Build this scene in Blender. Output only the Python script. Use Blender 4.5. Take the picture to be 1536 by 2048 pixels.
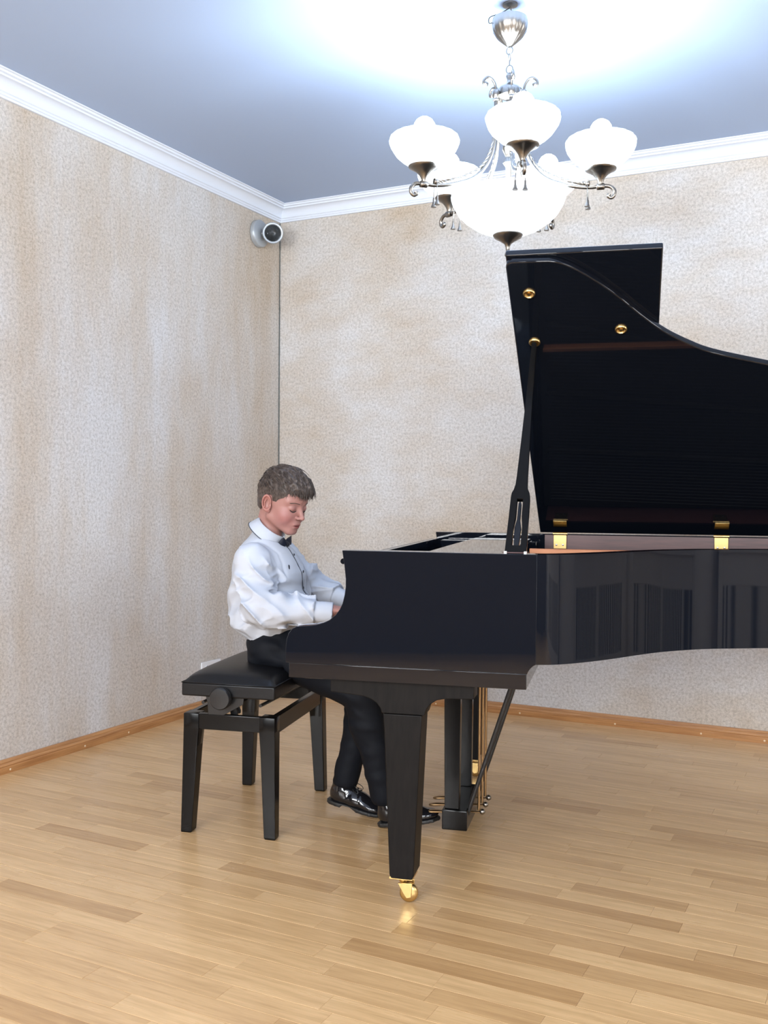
import bpy, bmesh, math, random
import numpy as np
from mathutils import Vector, Matrix
from mathutils.bvhtree import BVHTree
for _o in list(bpy.data.objects): bpy.data.objects.remove(_o)
SC = bpy.context.scene
COL = SC.collection
PI = math.pi
# ------------------------------------------------------------------ camera
FPX, YAW, PITCH, ROLL = 1979.27, -.4703, -.0196, .0076
CAM = Vector((3.2503, -4.997, 1.1753))
fw = Vector((math.sin(YAW)*math.cos(PITCH), math.cos(YAW)*math.cos(PITCH), math.sin(PITCH)))
rt0 = Vector((math.cos(YAW), -math.sin(YAW), 0)); up0 = rt0.cross(fw)
rt = rt0*math.cos(ROLL)+up0*math.sin(ROLL); up = -rt0*math.sin(ROLL)+up0*math.cos(ROLL)
cd = bpy.data.cameras.new('camera'); cam = bpy.data.objects.new('camera', cd); COL.objects.link(cam)
cd.sensor_fit = 'VERTICAL'; cd.sensor_height = 36.0; cd.lens = FPX/2048*36.0; cd.clip_start = .05
cam.matrix_world = Matrix(((rt.x, up.x, -fw.x, CAM.x), (rt.y, up.y, -fw.y, CAM.y), (rt.z, up.z, -fw.z, CAM.z), (0, 0, 0, 1)))
SC.camera = cam
# ------------------------------------------------------------------ world and daylight
W = bpy.data.worlds.new('sky'); SC.world = W; W.use_nodes = True
W.node_tree.nodes['Background'].inputs[0].default_value = (.80, .90, 1.0, 1)
W.node_tree.nodes['Background'].inputs[1].default_value = 1.2
SC.cycles.max_bounces = 5; SC.cycles.diffuse_bounces = 3; SC.cycles.glossy_bounces = 3; SC.cycles.transmission_bounces = 3; SC.cycles.transparent_max_bounces = 6
SC.cycles.caustics_reflective = False; SC.cycles.caustics_refractive = False; SC.cycles.sample_clamp_indirect = 6
SC.view_settings.view_transform = 'Standard'; SC.view_settings.look = 'None'
SC.view_settings.exposure = 0.0; SC.view_settings.gamma = 1.0; SC.view_settings.use_curve_mapping = False
RX, RY, RZ = 6.3, -7.0, 2.859          # room: x 0..RX, y RY..0, ceiling height RZ
WINF = [(.35, 2.85), (3.35, 5.85)]         # window openings (x range) in the wall behind the camera
WINR = [(-5.4, -3.9), (-2.0, -.5)]    # window openings (y range) in the right-hand wall
WZ0, WZ1 = .97, 2.60
DAY_F, DAY_R = 262, 62                # window daylight, watts
def daylight(name, loc, rot, sx, sy, power, col):
    l = bpy.data.lights.new(name, 'AREA'); l.shape = 'RECTANGLE'; l.size = sx; l.size_y = sy; l.energy = power; l.color = col
    o = bpy.data.objects.new(name, l); COL.objects.link(o); o.location = loc; o.rotation_euler = rot
    return o
for a, b in WINF: daylight('window_daylight', ((a+b)/2, RY-.32, (WZ0+WZ1)/2), (PI/2, 0, 0), b-a, WZ1-WZ0, DAY_F, (.96, .98, 1.0))
for a, b in WINR: daylight('window_daylight', (RX+.32, (a+b)/2, (WZ0+WZ1)/2), (PI/2, 0, PI/2), b-a, WZ1-WZ0, DAY_R, (.96, .98, 1.0))
LAMP_COL = (.72, .86, 1.0)
LAMP_W = 25.0

# ------------------------------------------------------------------ materials
def mat(name, col=(.8, .8, .8), rough=.5, metal=0, coat=0, spec=.5, emit=None, es=0):
    m = bpy.data.materials.new(name); m.use_nodes = True
    b = m.node_tree.nodes['Principled BSDF']
    b.inputs['Base Color'].default_value = (*col, 1); b.inputs['Roughness'].default_value = rough
    b.inputs['Metallic'].default_value = metal; b.inputs['Coat Weight'].default_value = coat
    b.inputs['Coat Roughness'].default_value = .03; b.inputs['Specular IOR Level'].default_value = spec
    if emit: b.inputs['Emission Color'].default_value = (*emit, 1); b.inputs['Emission Strength'].default_value = es
    return m
class NT:
    def __init__(s, m): s.t = m.node_tree; s.b = s.t.nodes['Principled BSDF']
    def n(s, typ, **kw):
        x = s.t.nodes.new(typ)
        for k, v in kw.items():
            if k in x.inputs: x.inputs[k].default_value = v
            else: setattr(x, k, v)
        return x
    def l(s, a, b): s.t.links.new(a, b)
    def ramp(s, fac, stops, interp='LINEAR'):
        r = s.t.nodes.new('ShaderNodeValToRGB'); r.color_ramp.interpolation = interp
        e = r.color_ramp.elements
        while len(e) < len(stops): e.new(.5)
        for i, (p, c) in enumerate(stops):
            e[i].position = p; e[i].color = (*c, 1) if len(c) == 3 else c
        s.l(fac, r.inputs[0]); return r
    def mix(s, a, b, fac, mode='MIX'):
        x = s.t.nodes.new('ShaderNodeMix'); x.data_type = 'RGBA'; x.blend_type = mode
        for sock, v in ((x.inputs[0], fac), (x.inputs[6], a), (x.inputs[7], b)):
            if hasattr(v, 'is_linked'): s.l(v, sock)
            else: sock.default_value = v if not isinstance(v, tuple) else ((*v, 1) if len(v) == 3 else v)
        return x.outputs[2]
    def coords(s, scale=(1, 1, 1), kind='Object', rot=(0, 0, 0)):
        tc = s.n('ShaderNodeTexCoord'); mp = s.n('ShaderNodeMapping')
        mp.inputs['Scale'].default_value = scale; mp.inputs['Rotation'].default_value = rot
        s.l(tc.outputs[kind], mp.inputs[0]); return mp.outputs[0]
    def noise(s, vec, scale, detail=3, rough=.5):
        x = s.n('ShaderNodeTexNoise'); x.inputs['Scale'].default_value = scale; x.inputs['Detail'].default_value = detail
        x.inputs['Roughness'].default_value = rough; s.l(vec, x.inputs['Vector']); return x.outputs['Fac']
    def bump(s, h, strength, dist=.01):
        x = s.n('ShaderNodeBump'); x.inputs['Strength'].default_value = strength; x.inputs['Distance'].default_value = dist
        s.l(h, x.inputs['Height']); s.l(x.outputs[0], s.b.inputs['Normal'])
M = {}
M['ceiling'] = mat('ceiling_blue_cast', (.42, .525, .73), .85)  # white ceiling; the blue cast of the light is put into its colour
M['crown'] = mat('crown_blue_cast', (.74, .79, .88), .5)  # bluish light put into the crown's white as well, more faintly
def wall_mat(name, streak):
    m = mat(name, rough=.9, spec=.2); t = NT(m)
    v = t.coords()
    vs = t.coords(streak)
    big = t.noise(v, 1.1, 4, .6); st = t.noise(vs, 1.0, 4, .65); fine = t.noise(v, 78, 4, .72); fine2 = t.noise(v, 190, 1, .5)
    c1 = t.ramp(st, [(.30, (.53, .44, .345)), (.45, (.60, .545, .485)), (.62, (.66, .647, .640))])
    c2 = t.ramp(big, [(.38, (.93, .89, .84)), (.58, (1.0, 1.0, 1.0))])
    g = t.ramp(fine, [(.32, (.66, .64, .61)), (.50, (.97, .97, .97)), (.68, (1.18, 1.18, 1.19))])
    g2 = t.ramp(fine2, [(.3, (.88, .88, .88)), (.7, (1.08, 1.08, 1.08))])
    x = t.mix(c1.outputs[0], c2.outputs[0], 1.0, 'MULTIPLY')
    x = t.mix(x, g.outputs[0], .85, 'MULTIPLY'); x = t.mix(x, g2.outputs[0], .7, 'MULTIPLY')
    t.l(x, t.b.inputs['Base Color']); t.bump(fine, .3, .006)
    return m
M['wall_left'] = wall_mat('textured_wallpaper_vertical', (2.2, 2.2, .55))
M['wall_back'] = wall_mat('textured_wallpaper_banded', (.9, .9, 1.7))
M['wall_plain'] = mat('plain_wallpaper', (.62, .60, .58), .9)
def wood_mat(name, dark, light, rnd, rough=.3):
    m = mat(name, rough=rough, spec=.45); t = NT(m)
    geo = t.n('ShaderNodeNewGeometry')
    rv = t.n('ShaderNodeObjectInfo').outputs['Random'] if rnd == 'object' else geo.outputs['Random Per Island']
    off = t.n('ShaderNodeVectorMath', operation='SCALE'); off.inputs[0].default_value = (37., 53., 11.); t.l(rv, off.inputs['Scale'])
    add = t.n('ShaderNodeVectorMath', operation='ADD'); t.l(geo.outputs['Position'], add.inputs[0]); t.l(off.outputs[0], add.inputs[1])
    mp = t.n('ShaderNodeMapping'); mp.inputs['Scale'].default_value = (1.2, 22, 1); t.l(add.outputs[0], mp.inputs[0])
    g = t.noise(mp.outputs[0], 2.6, 5, .6)
    mp2 = t.n('ShaderNodeMapping'); mp2.inputs['Scale'].default_value = (8, 120, 1); t.l(add.outputs[0], mp2.inputs[0])
    g2 = t.noise(mp2.outputs[0], 2.0, 2, .5)
    base = t.ramp(rv, [(0, dark), (.12, tuple(.5*a+.5*b for a, b in zip(dark, light))), (.5, tuple(.2*a+.8*b for a, b in zip(dark, light))), (1, light)])
    gr = t.ramp(g, [(.32, (.80, .76, .70)), (.6, (1.03, 1.03, 1.02))]); gr2 = t.ramp(g2, [(.3, (.91, .89, .86)), (.6, (1.02, 1.02, 1.02))])
    x = t.mix(base.outputs[0], gr.outputs[0], .9, 'MULTIPLY'); x = t.mix(x, gr2.outputs[0], .8, 'MULTIPLY')
    t.l(x, t.b.inputs['Base Color']); t.b.inputs['Coat Weight'].default_value = .55; t.b.inputs['Coat Roughness'].default_value = .22
    rr = t.ramp(g, [(.3, (rough+.08,)*3), (.7, (rough-.04,)*3)]); t.l(rr.outputs[0], t.b.inputs['Roughness'])
    return m
FD, FL = (.52, .305, .135), (.72, .465, .232)
M['plank'] = wood_mat('oak_parquet', FD, FL, 'object')
M['plank_far'] = wood_mat('oak_parquet_joined', FD, FL, 'island')
M['subfloor'] = mat('floor_joint', (.16, .09, .045), .7)
def grain(name, a, b, scale, rough, axis=(1, 1, 12), coat=0, bump=0):
    m = mat(name, a, rough, coat=coat); t = NT(m)
    g = t.noise(t.coords(axis), scale, 4, .6)
    r = t.ramp(g, [(.35, a), (.65, b)]); t.l(r.outputs[0], t.b.inputs['Base Color'])
    if bump: t.bump(g, bump, .002)
    return m
M['base_wood'] = grain('baseboard_oak', (.36, .16, .055), (.52, .26, .10), 3, .35, (1.5, 1.5, 30))
M['plug'] = mat('filler_plug', (.80, .62, .42), .5)
M['piano'] = mat('black_polyester_lacquer', (.0045, .006, .010), .03)
M['leg_black'] = grain('satin_black_wood', (.0045, .004, .004), (.009, .0075, .007), 14, .45, (7, 7, .8), bump=.05)
NT(M['leg_black']).b.inputs['Specular IOR Level'].default_value = .12
M['mahogany'] = grain('mahogany_inner_rim', (.060, .021, .020), (.095, .034, .031), 6, .4, (1, 6, 14))
M['orange_wood'] = grain('orange_beech', (.44, .15, .06), (.56, .22, .09), 8, .35, (1, 9, 9))
M['brass'] = mat('polished_brass', (.66, .46, .19), .3, metal=1)
M['brass_dark'] = mat('antique_brass', (.27, .245, .215), .28, metal=1)
M['gold_plate'] = mat('cast_iron_plate_bronze', (.045, .035, .022), .5, metal=.3)
M['felt_white'] = mat('white_felt', (.85, .83, .78), .9)
M['ivory'] = mat('white_key_plastic', (.85, .83, .77), .25)
M['ebony'] = mat('black_key_plastic', (.012, .012, .012), .3)
M['string'] = mat('steel_string', (.10, .10, .10), .45, metal=1)
M['leather'] = mat('black_leather', (.006, .006, .007), .36, spec=.3)
_t = NT(M['leather']); _t.bump(_t.noise(_t.coords(), 260, 2), .12, .002)
M['bench_black'] = mat('black_painted_bench_wood', (.004, .0038, .004), .2, spec=.22)
M['black_metal'] = mat('black_metal', (.012, .012, .013), .3)
M['white_plastic'] = mat('white_plastic', (.82, .83, .85), .4)
M['grey_plastic'] = mat('grey_plastic', (.35, .36, .38), .5)
M['silver'] = mat('silver_paint', (.42, .45, .48), .4, metal=.4)
M['chrome'] = mat('chrome', (.85, .87, .90), .16, metal=1)
M['dark'] = mat('dark_gap', (.02, .022, .022), .7)
M['cable'] = mat('dark_green_cable', (.10, .12, .115), .6)
# glowing glass bowl: frosted glass lit from inside
def bowl_mat():
    m = mat('frosted_glass_lit', (.95, .97, 1.0), .35, emit=LAMP_COL, es=1.5); t = NT(m)
    wv = t.n('ShaderNodeTexWave'); wv.inputs['Scale'].default_value = 14; wv.inputs['Distortion'].default_value = 3
    t.l(t.coords(), wv.inputs[0])
    r = t.ramp(wv.outputs['Fac'], [(0, (1.25,)*3), (1, (1.75,)*3)]); t.l(r.outputs[0], t.b.inputs['Emission Strength'])
    return m
M['bowl'] = bowl_mat(); M['bowl'].cycles.emission_sampling = 'NONE'
M['bronze'] = mat('dull_bronze', (.36, .225, .11), .36, metal=1)
M['hinge'] = mat('hinge_brass', (.46, .32, .13), .34, metal=1)
M['bulb'] = mat('lit_bulb', (1, 1, 1), .4, emit=(.92, .97, 1.0), es=9)
M['wall_front_dark'] = mat('front_wall_darkened', (.16, .13, .11), .9)  # unseen wall, made dark so the piano's side mirrors less light
M['radiator'] = mat('radiator_screen_paint', (.50, .48, .46), .5)

# ------------------------------------------------------------------ object helpers
def mesh_obj(name, me, m, parent=None, loc=None):
    o = bpy.data.objects.new(name, me); COL.objects.link(o)
    if m is not None:
        me.materials.clear(); me.materials.append(m)
    if parent: o.parent = parent
    if loc: o.location = loc
    return o
def from_bm(name, bm, m, parent=None, smooth=False, ang=None):
    bmesh.ops.recalc_face_normals(bm, faces=bm.faces)
    bm.faces.index_update(); fl = bm.faces.layers.int.get('flat'); flat = {f.index for f in bm.faces if f[fl]} if fl else ()
    me = bpy.data.meshes.new(name); bm.to_mesh(me); bm.free()
    if smooth: me.polygons.foreach_set('use_smooth', [True]*len(me.polygons))
    if ang: me.set_sharp_from_angle(angle=math.radians(ang))
    if flat: me.polygons.foreach_set('use_smooth', [i not in flat for i in range(len(me.polygons))])
    return mesh_obj(name, me, m, parent)
def tag(o, label=None, cat=None, group=None, kind=None):
    for k, v in (('label', label), ('category', cat), ('group', group), ('kind', kind)):
        if v: o[k] = v
    return o
def empty(name, loc=(0, 0, 0), rz=0, label=None, cat=None, group=None):
    o = bpy.data.objects.new(name, None); COL.objects.link(o); o.location = loc; o.rotation_euler = (0, 0, rz); o.empty_display_size = .1
    return tag(o, label, cat, group)
def add_box(bm, x0, x1, y0, y1, z0, z1, bev=0, seg=2, mtx=None):
    fl = bm.faces.layers.int.get('flat') or bm.faces.layers.int.new('flat')
    g = bmesh.ops.create_cube(bm, size=1)
    vs = g['verts']
    for v in vs: v.co = Vector(((x0+x1)/2+v.co.x*(x1-x0), (y0+y1)/2+v.co.y*(y1-y0), (z0+z1)/2+v.co.z*(z1-z0)))
    if bev:
        es = list({e for v in vs for e in v.link_edges})
        r = bmesh.ops.bevel(bm, geom=es, offset=bev, segments=seg, profile=.5, affect='EDGES')
        for f in {f for g_ in r['faces'] for v in g_.verts for f in v.link_faces}:
            f.normal_update(); f[fl] = int(max(abs(c) for c in f.normal) > .99995)
        vs = list({v for f in r['faces'] for v in f.verts} | {v for v in vs if v.is_valid})
    if mtx is not None:
        for v in vs: v.co = mtx @ v.co
    return vs
def box(name, b, m, parent=None, bev=.003, seg=2):
    bm = bmesh.new(); add_box(bm, *b, bev=bev, seg=seg); return from_bm(name, bm, m, parent, True, 35)
def add_prism(bm, pts, a, b, axis='y'):
    """closed 2-D outline pts extruded from a to b along axis; (p,q) are the two remaining axes in order"""
    def P(p, q, t): return {'y': (p, t, q), 'z': (p, q, t), 'x': (t, p, q)}[axis]
    fl = bm.faces.layers.int.get('flat') or bm.faces.layers.int.new('flat')
    v0 = [bm.verts.new(P(p, q, a)) for p, q in pts]; v1 = [bm.verts.new(P(p, q, b)) for p, q in pts]
    n = len(pts)
    f = [bm.faces.new(v0), bm.faces.new(v1[::-1])]
    f[0][fl] = f[1][fl] = 1
    for i in range(n): f.append(bm.faces.new((v0[i], v1[i], v1[(i+1) % n], v0[(i+1) % n])))
    return v0+v1, f
def bevel_sharp(bm, off, deg, seg=2):
    fl = bm.faces.layers.int.get('flat') or bm.faces.layers.int.new('flat')
    big = [f.normal.copy() for f in bm.faces if len(f.verts) > 4 or f.calc_area() > .004]
    es = [e for e in bm.edges if len(e.link_faces) == 2 and e.calc_face_angle(0) > math.radians(deg)]
    r = bmesh.ops.bevel(bm, geom=es, offset=off, segments=seg, profile=.5, affect='EDGES', clamp_overlap=True)
    for f in bm.faces:
        f.normal_update(); f[fl] = int(f.calc_area() > .0006 and any(abs(f.normal.dot(n)) > .99995 for n in big))
def prism(name, pts, a, b, m, parent=None, axis='y', bev=.002, ang=30, seg=2):
    bm = bmesh.new(); vs, fs = add_prism(bm, pts, a, b, axis)
    if bev:
        bmesh.ops.recalc_face_normals(bm, faces=bm.faces)
        bevel_sharp(bm, bev, 35, seg)
    return from_bm(name, bm, m, parent, True, ang)
def spline(pts, n=8):
    """Catmull-Rom through pts"""
    P = [np.array(p, float) for p in pts]; P = [2*P[0]-P[1]]+P+[2*P[-1]-P[-2]]; out = []
    for i in range(1, len(P)-2):
        for k in range(n):
            t = k/n
            out.append(.5*((2*P[i])+(-P[i-1]+P[i+1])*t+(2*P[i-1]-5*P[i]+4*P[i+1]-P[i+2])*t*t+(-P[i-1]+3*P[i]-3*P[i+1]+P[i+2])*t**3))
    out.append(P[-2]); return out
def add_tube(bm, pts, r, seg=8, caps=True, sx=1.0):
    pts = [Vector(p) for p in pts]; n = len(pts)
    rs = r if hasattr(r, '__len__') else [r]*n
    T = [(pts[min(i+1, n-1)]-pts[max(i-1, 0)]).normalized() for i in range(n)]
    ref = Vector((0, 0, 1)) if abs(T[0].z) < .9 else Vector((1, 0, 0))
    N = (ref-T[0]*ref.dot(T[0])).normalized(); rings = []
    for i in range(n):
        N = (N-T[i]*N.dot(T[i])).normalized(); B = T[i].cross(N)
        rings.append([bm.verts.new(pts[i]+(N*math.cos(2*PI*k/seg)*sx+B*math.sin(2*PI*k/seg))*rs[i]) for k in range(seg)])
    for i in range(n-1):
        for k in range(seg):
            bm.faces.new((rings[i][k], rings[i][(k+1) % seg], rings[i+1][(k+1) % seg], rings[i+1][k]))
    if caps: bm.faces.new(rings[0][::-1]); bm.faces.new(rings[-1])
def tube(name, pts, r, m, parent=None, seg=8, sx=1.0):
    bm = bmesh.new(); add_tube(bm, pts, r, seg, sx=sx); return from_bm(name, bm, m, parent, True, 60)
def add_lathe(bm, prof, seg=24, c=(0, 0, 0), flute=None, mtx=None):
    rings = []; vs = []
    for (r, z) in prof:
        if r < 1e-6: ring = [bm.verts.new((c[0], c[1], c[2]+z))]
        else:
            ring = []
            for k in range(seg):
                a = 2*PI*k/seg; rr = r*(1+(flute(a, z) if flute else 0))
                ring.append(bm.verts.new((c[0]+rr*math.cos(a), c[1]+rr*math.sin(a), c[2]+z)))
        rings.append(ring); vs += ring
    for A, B in zip(rings[:-1], rings[1:]):
        if len(A) == 1 and len(B) == 1: continue
        for k in range(seg):
            if len(A) == 1: bm.faces.new((A[0], B[k], B[(k+1) % seg]))
            elif len(B) == 1: bm.faces.new((A[k], A[(k+1) % seg], B[0]))
            else: bm.faces.new((A[k], A[(k+1) % seg], B[(k+1) % seg], B[k]))
    if mtx is not None:
        for v in vs: v.co = mtx @ v.co
    return vs
def lathe(name, prof, m, parent=None, seg=24, c=(0, 0, 0), flute=None, mtx=None, ang=50):
    bm = bmesh.new(); add_lathe(bm, prof, seg, c, flute, mtx); return from_bm(name, bm, m, parent, True, ang)
def add_ball(bm, c, r, seg=12):
    add_lathe(bm, [(r*math.sin(PI*i/8), -r*math.cos(PI*i/8)) for i in range(9)], seg, c)
def struct(o): o['kind'] = 'structure'; return o

# ------------------------------------------------------------------ the room
floor = struct(box('floor', (-.2, RX+.2, RY-.3, .2, -.15, -.010), M['subfloor'], bev=0))
rng = random.Random(5)
def frame_xy(x, y, z=0.):
    d = Vector((x, y, z))-CAM; w = d.dot(fw)
    if w < .3: return None
    return 768+FPX*d.dot(rt)/w, 1024-FPX*d.dot(up)/w
planks = []; PW = .0715; row = 0; y = -.001
while y > RY:
    x = -rng.random()*.5
    while x < RX:
        L = rng.choice((.27, .33, .40, .45, .52, .62)); x0, x1 = max(x, 0), min(x+L, RX); x += L
        if x1-x0 < .02: continue
        c = frame_xy((x0+x1)/2, y-PW/2)
        s = 0
        if c and -60 < c[0] < 1596 and c[1] < 2120:
            q = [frame_xy(a, b) for a, b in ((x0, y), (x1, y), (x1, y-PW), (x0, y-PW))]
            if all(q): s = abs(sum(q[i][0]*q[(i+1) % 4][1]-q[(i+1) % 4][0]*q[i][1] for i in range(4)))/2
        planks.append((s, x0, x1, y-PW, y, rng.random()))
    y -= PW; row += 1
planks.sort(key=lambda p: -p[0])
def plank_mesh(bm, x0, x1, y0, y1, dz=0):
    e = .0003; ch = .0004
    b = [bm.verts.new(p) for p in ((x0+e, y0+e, -.010), (x1-e, y0+e, -.010), (x1-e, y1-e, -.010), (x0+e, y1-e, -.010))]
    s = [bm.verts.new(p) for p in ((x0+e, y0+e, -ch+dz), (x1-e, y0+e, -ch+dz), (x1-e, y1-e, -ch+dz), (x0+e, y1-e, -ch+dz))]
    t = [bm.verts.new(p) for p in ((x0+e+ch, y0+e+ch, dz), (x1-e-ch, y0+e+ch, dz), (x1-e-ch, y1-e-ch, dz), (x0+e+ch, y1-e-ch, dz))]
    bm.faces.new(t)
    for a, c in ((b, s), (s, t)):
        for k in range(4): bm.faces.new((a[k], a[(k+1) % 4], c[(k+1) % 4], c[k]))
cache = {}
for s, x0, x1, y0, y1, r in planks[:300]:
    key = round(x1-x0, 3)
    if key not in cache:
        bm = bmesh.new(); plank_mesh(bm, -(x1-x0)/2, (x1-x0)/2, -PW/2, PW/2)
        me = bpy.data.meshes.new('plank'); bmesh.ops.recalc_face_normals(bm, faces=bm.faces); bm.to_mesh(me); bm.free(); me.materials.append(M['plank']); cache[key] = me
    o = bpy.data.objects.new('plank', cache[key]); COL.objects.link(o); o.parent = floor; o.location = ((x0+x1)/2, (y0+y1)/2, 0)
bm = bmesh.new()
for s, x0, x1, y0, y1, r in planks[300:]: plank_mesh(bm, x0, x1, y0, y1)
tag(from_bm('distant_planks', bm, M['plank_far'], floor), kind='stuff')
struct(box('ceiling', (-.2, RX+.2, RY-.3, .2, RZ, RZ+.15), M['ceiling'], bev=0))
struct(box('wall_left', (-.2, 0, RY-.3, .2, -.15, RZ), M['wall_left'], bev=0))
struct(box('wall_back', (0, RX, 0, .2, -.15, RZ), M['wall_back'], bev=0))
def wall_with_openings(name, spans, a0, a1, put, m):
    bm = bmesh.new(); cuts = sorted(spans); prev = a0
    for s, e in cuts:
        add_box(bm, *put(prev, s, -.15, RZ)); add_box(bm, *put(s, e, -.15, WZ0)); add_box(bm, *put(s, e, WZ1, RZ)); prev = e
    add_box(bm, *put(prev, a1, -.15, RZ))
    return struct(from_bm(name, bm, m))
wall_with_openings('wall_front', WINF, 0, RX, lambda a, b, z0, z1: (a, b, RY-.3, RY, z0, z1), M['wall_front_dark'])
wall_with_openings('wall_right', WINR, RY-.3, .2, lambda a, b, z0, z1: (RX, RX+.3, a, b, z0, z1), M['wall_plain'])
glass = bpy.data.materials.new('window_glass'); glass.use_nodes = True
_n = glass.node_tree.nodes; _n.clear(); _o = _n.new('ShaderNodeOutputMaterial'); _mx = _n.new('ShaderNodeMixShader'); _mx.inputs[0].default_value = .06
_a = _n.new('ShaderNodeBsdfTransparent'); _g = _n.new('ShaderNodeBsdfGlossy'); _g.inputs['Roughness'].default_value = .02
for x, k in ((_a, 1), (_g, 2)): glass.node_tree.links.new(x.outputs[0], _mx.inputs[k])
glass.node_tree.links.new(_mx.outputs[0], _o.inputs[0])
wi = 0
for wall, spans in (('f', WINF), ('r', WINR)):
    for a, b in spans:
        wi += 1; bm = bmesh.new()
        P = (lambda u0, u1, z0, z1: (u0, u1, RY-.16, RY-.10, z0, z1)) if wall == 'f' else (lambda u0, u1, z0, z1: (RX+.10, RX+.16, u0, u1, z0, z1))
        for q in ((a, a+.06, WZ0, WZ1), (b-.06, b, WZ0, WZ1), (a+.06, b-.06, WZ0, WZ0+.06), (a+.06, b-.06, WZ1-.06, WZ1), ((a+b)/2-.035, (a+b)/2+.035, WZ0+.06, WZ1-.06)):
            add_box(bm, *P(*q))
        w = struct(from_bm('window_%d' % wi, bm, M['white_plastic']))
        for u0, u1 in ((a+.06, (a+b)/2-.035), ((a+b)/2+.035, b-.06)):
            q = P(u0, u1, WZ0+.06, WZ1-.06); q = list(q)
            if wall == 'f': q[2], q[3] = RY-.132, RY-.128
            else: q[0], q[1] = RX+.128, RX+.132
            box('pane', q, glass, w, bev=0)
# baseboards
BP = [(0, 0), (.020, 0), (.020, .026), (.0185, .030), (.020, .033), (.018, .038), (.0135, .043), (.0135, .047), (.008, .056), (0, .057)]
def run_profile(name, prof, axis, a, b, m, z0, ma, mb, inv):
    """profile (offset from wall, height) swept along a wall; ma/mb mitre factors at the two ends"""
    bm = bmesh.new(); R = []
    for t, mt in ((a, ma), (b, mb)):
        R.append([bm.verts.new((o, t+mt*o, z0+h) if axis == 'y' else (t+mt*o, -o, z0+h)) for o, h in prof])
    n = len(prof)
    for i in range(n): bm.faces.new((R[0][i], R[0][(i+1) % n], R[1][(i+1) % n], R[1][i]))
    bm.faces.new(R[0]); bm.faces.new(R[1][::-1])
    return struct(from_bm(name, bm, m, None, True, 14))
run_bl = run_profile('baseboard_left', BP, 'y', RY, 0, M['base_wood'], 0, 0, -1, 0)
run_bb = run_profile('baseboard_back', BP, 'x', 0, RX, M['base_wood'], 0, 1, 0, 0)
for yy in (-.35, -.86, -1.33, -1.62, -2.05, -2.5): lathe('filler_plug', [(0, .0008), (.0045, .0006), (.005, 0)], M['plug'], run_bl, 10, mtx=Matrix.Translation((.020, yy, .014)) @ Matrix.Rotation(PI/2, 4, 'Y'))
for xx in (1.05, 1.535, 2.04, 2.46, 2.75, 3.3): lathe('filler_plug', [(0, .0008), (.0045, .0006), (.005, 0)], M['plug'], run_bb, 10, mtx=Matrix.Translation((xx, -.020, .014)) @ Matrix.Rotation(PI/2, 4, 'X'))
CP = [(0, -.087), (.013, -.087), (.015, -.079), (.018, -.077), (.020, -.077), (.0215, -.069), (.026, -.066), (.0275, -.066)]
CP += [(.0275+.038*(1-math.cos(k*PI/16)), -.066+.042*math.sin(k*PI/16)) for k in range(1, 9)]
CP += [(.069, -.024), (.0705, -.0165), (.079, -.014), (.0805, -.014), (.082, -.006), (.091, -.004), (.092, 0), (0, 0)]
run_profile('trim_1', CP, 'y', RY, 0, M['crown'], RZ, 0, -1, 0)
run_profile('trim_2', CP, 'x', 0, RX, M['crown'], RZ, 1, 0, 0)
# ------------------------------------------------------------------ piano frame of reference
ANG = .2319; PO = Vector((1.885, -2.570, 0))
PD = Vector((math.cos(ANG), math.sin(ANG), 0)); PN = Vector((-math.sin(ANG), math.cos(ANG), 0))
def G(x, y, z=0): return PO+PD*x+PN*y+Vector((0, 0, z))
# ------------------------------------------------------------------ grand piano
piano = empty('grand_piano', PO, ANG, 'glossy black grand piano with its lid propped open', 'piano')
WID, ZT, ZB = 1.475, 1.012, .715
LA = math.radians(32.08); LH = Vector((0, 1.475, 1.012))
def LID(x, u, n=0): return Vector((x, LH.y-u*math.cos(LA)+n*math.sin(LA), LH.z+u*math.sin(LA)+n*math.cos(LA)))
BENT = [(.545, 0), (.585, .012), (.63, .042), (.69, .098), (.75, .166), (.81, .242), (.877, .318), (.95, .378), (1.03, .427), (1.196, .490), (1.40, .56), (1.60, .65), (1.79, .78), (1.94, .94), (2.03, 1.12), (2.04, 1.29), (1.96, 1.42), (1.80, 1.475)]
bent = [tuple(p) for p in spline(BENT, 6)]
CH = [(-.166, .688), (-.1655, .738), (-.163, .755), (-.157, .772), (-.146, .786), (-.133, .792), (-.115, .7945), (-.095, .796), (-.075, .799), (-.055, .805), (-.036, .814), (-.018, .829), (-.006, .845), (.002, .862), (.008, .886), (.011, .908), (.011, .932), (.007, .968), (0, ZT)]
CHB = [(.545, ZT), (.545, ZB), (.537, .711), (.529, .703), (.523, .694), (.521, .688)]
prism('cheek', CH+CHB, 0, .055, M['piano'], piano, 'y', .0015)
prism('cheek', CH+CHB, WID-.055, WID, M['piano'], piano, 'y', .0015)
def offset_path(path, d):
    out = []
    for i in range(len(path)):
        a = path[max(i-1, 0)]; b = path[min(i+1, len(path)-1)]; tx, ty = b[0]-a[0], b[1]-a[1]; l = math.hypot(tx, ty)
        out.append((path[i][0]-ty/l*d, path[i][1]+tx/l*d))
    return out
path = bent+[(.545, WID)]
def wall_strip(name, o, i, z0, z1, m, par, bev=0):
    bm = bmesh.new(); R = [[bm.verts.new((x, y, z)) for x, y in q] for q, z in ((o, z0), (o, z1), (i, z1), (i, z0))]; n = len(o)
    for a in range(4):
        for k in range(n-1): bm.faces.new((R[a][k], R[a][k+1], R[(a+1) % 4][k+1], R[(a+1) % 4][k]))
    for k in (0, n-1): bm.faces.new([R[a][k] for a in range(4)])
    return from_bm(name, bm, m, par, True, 40)
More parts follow.
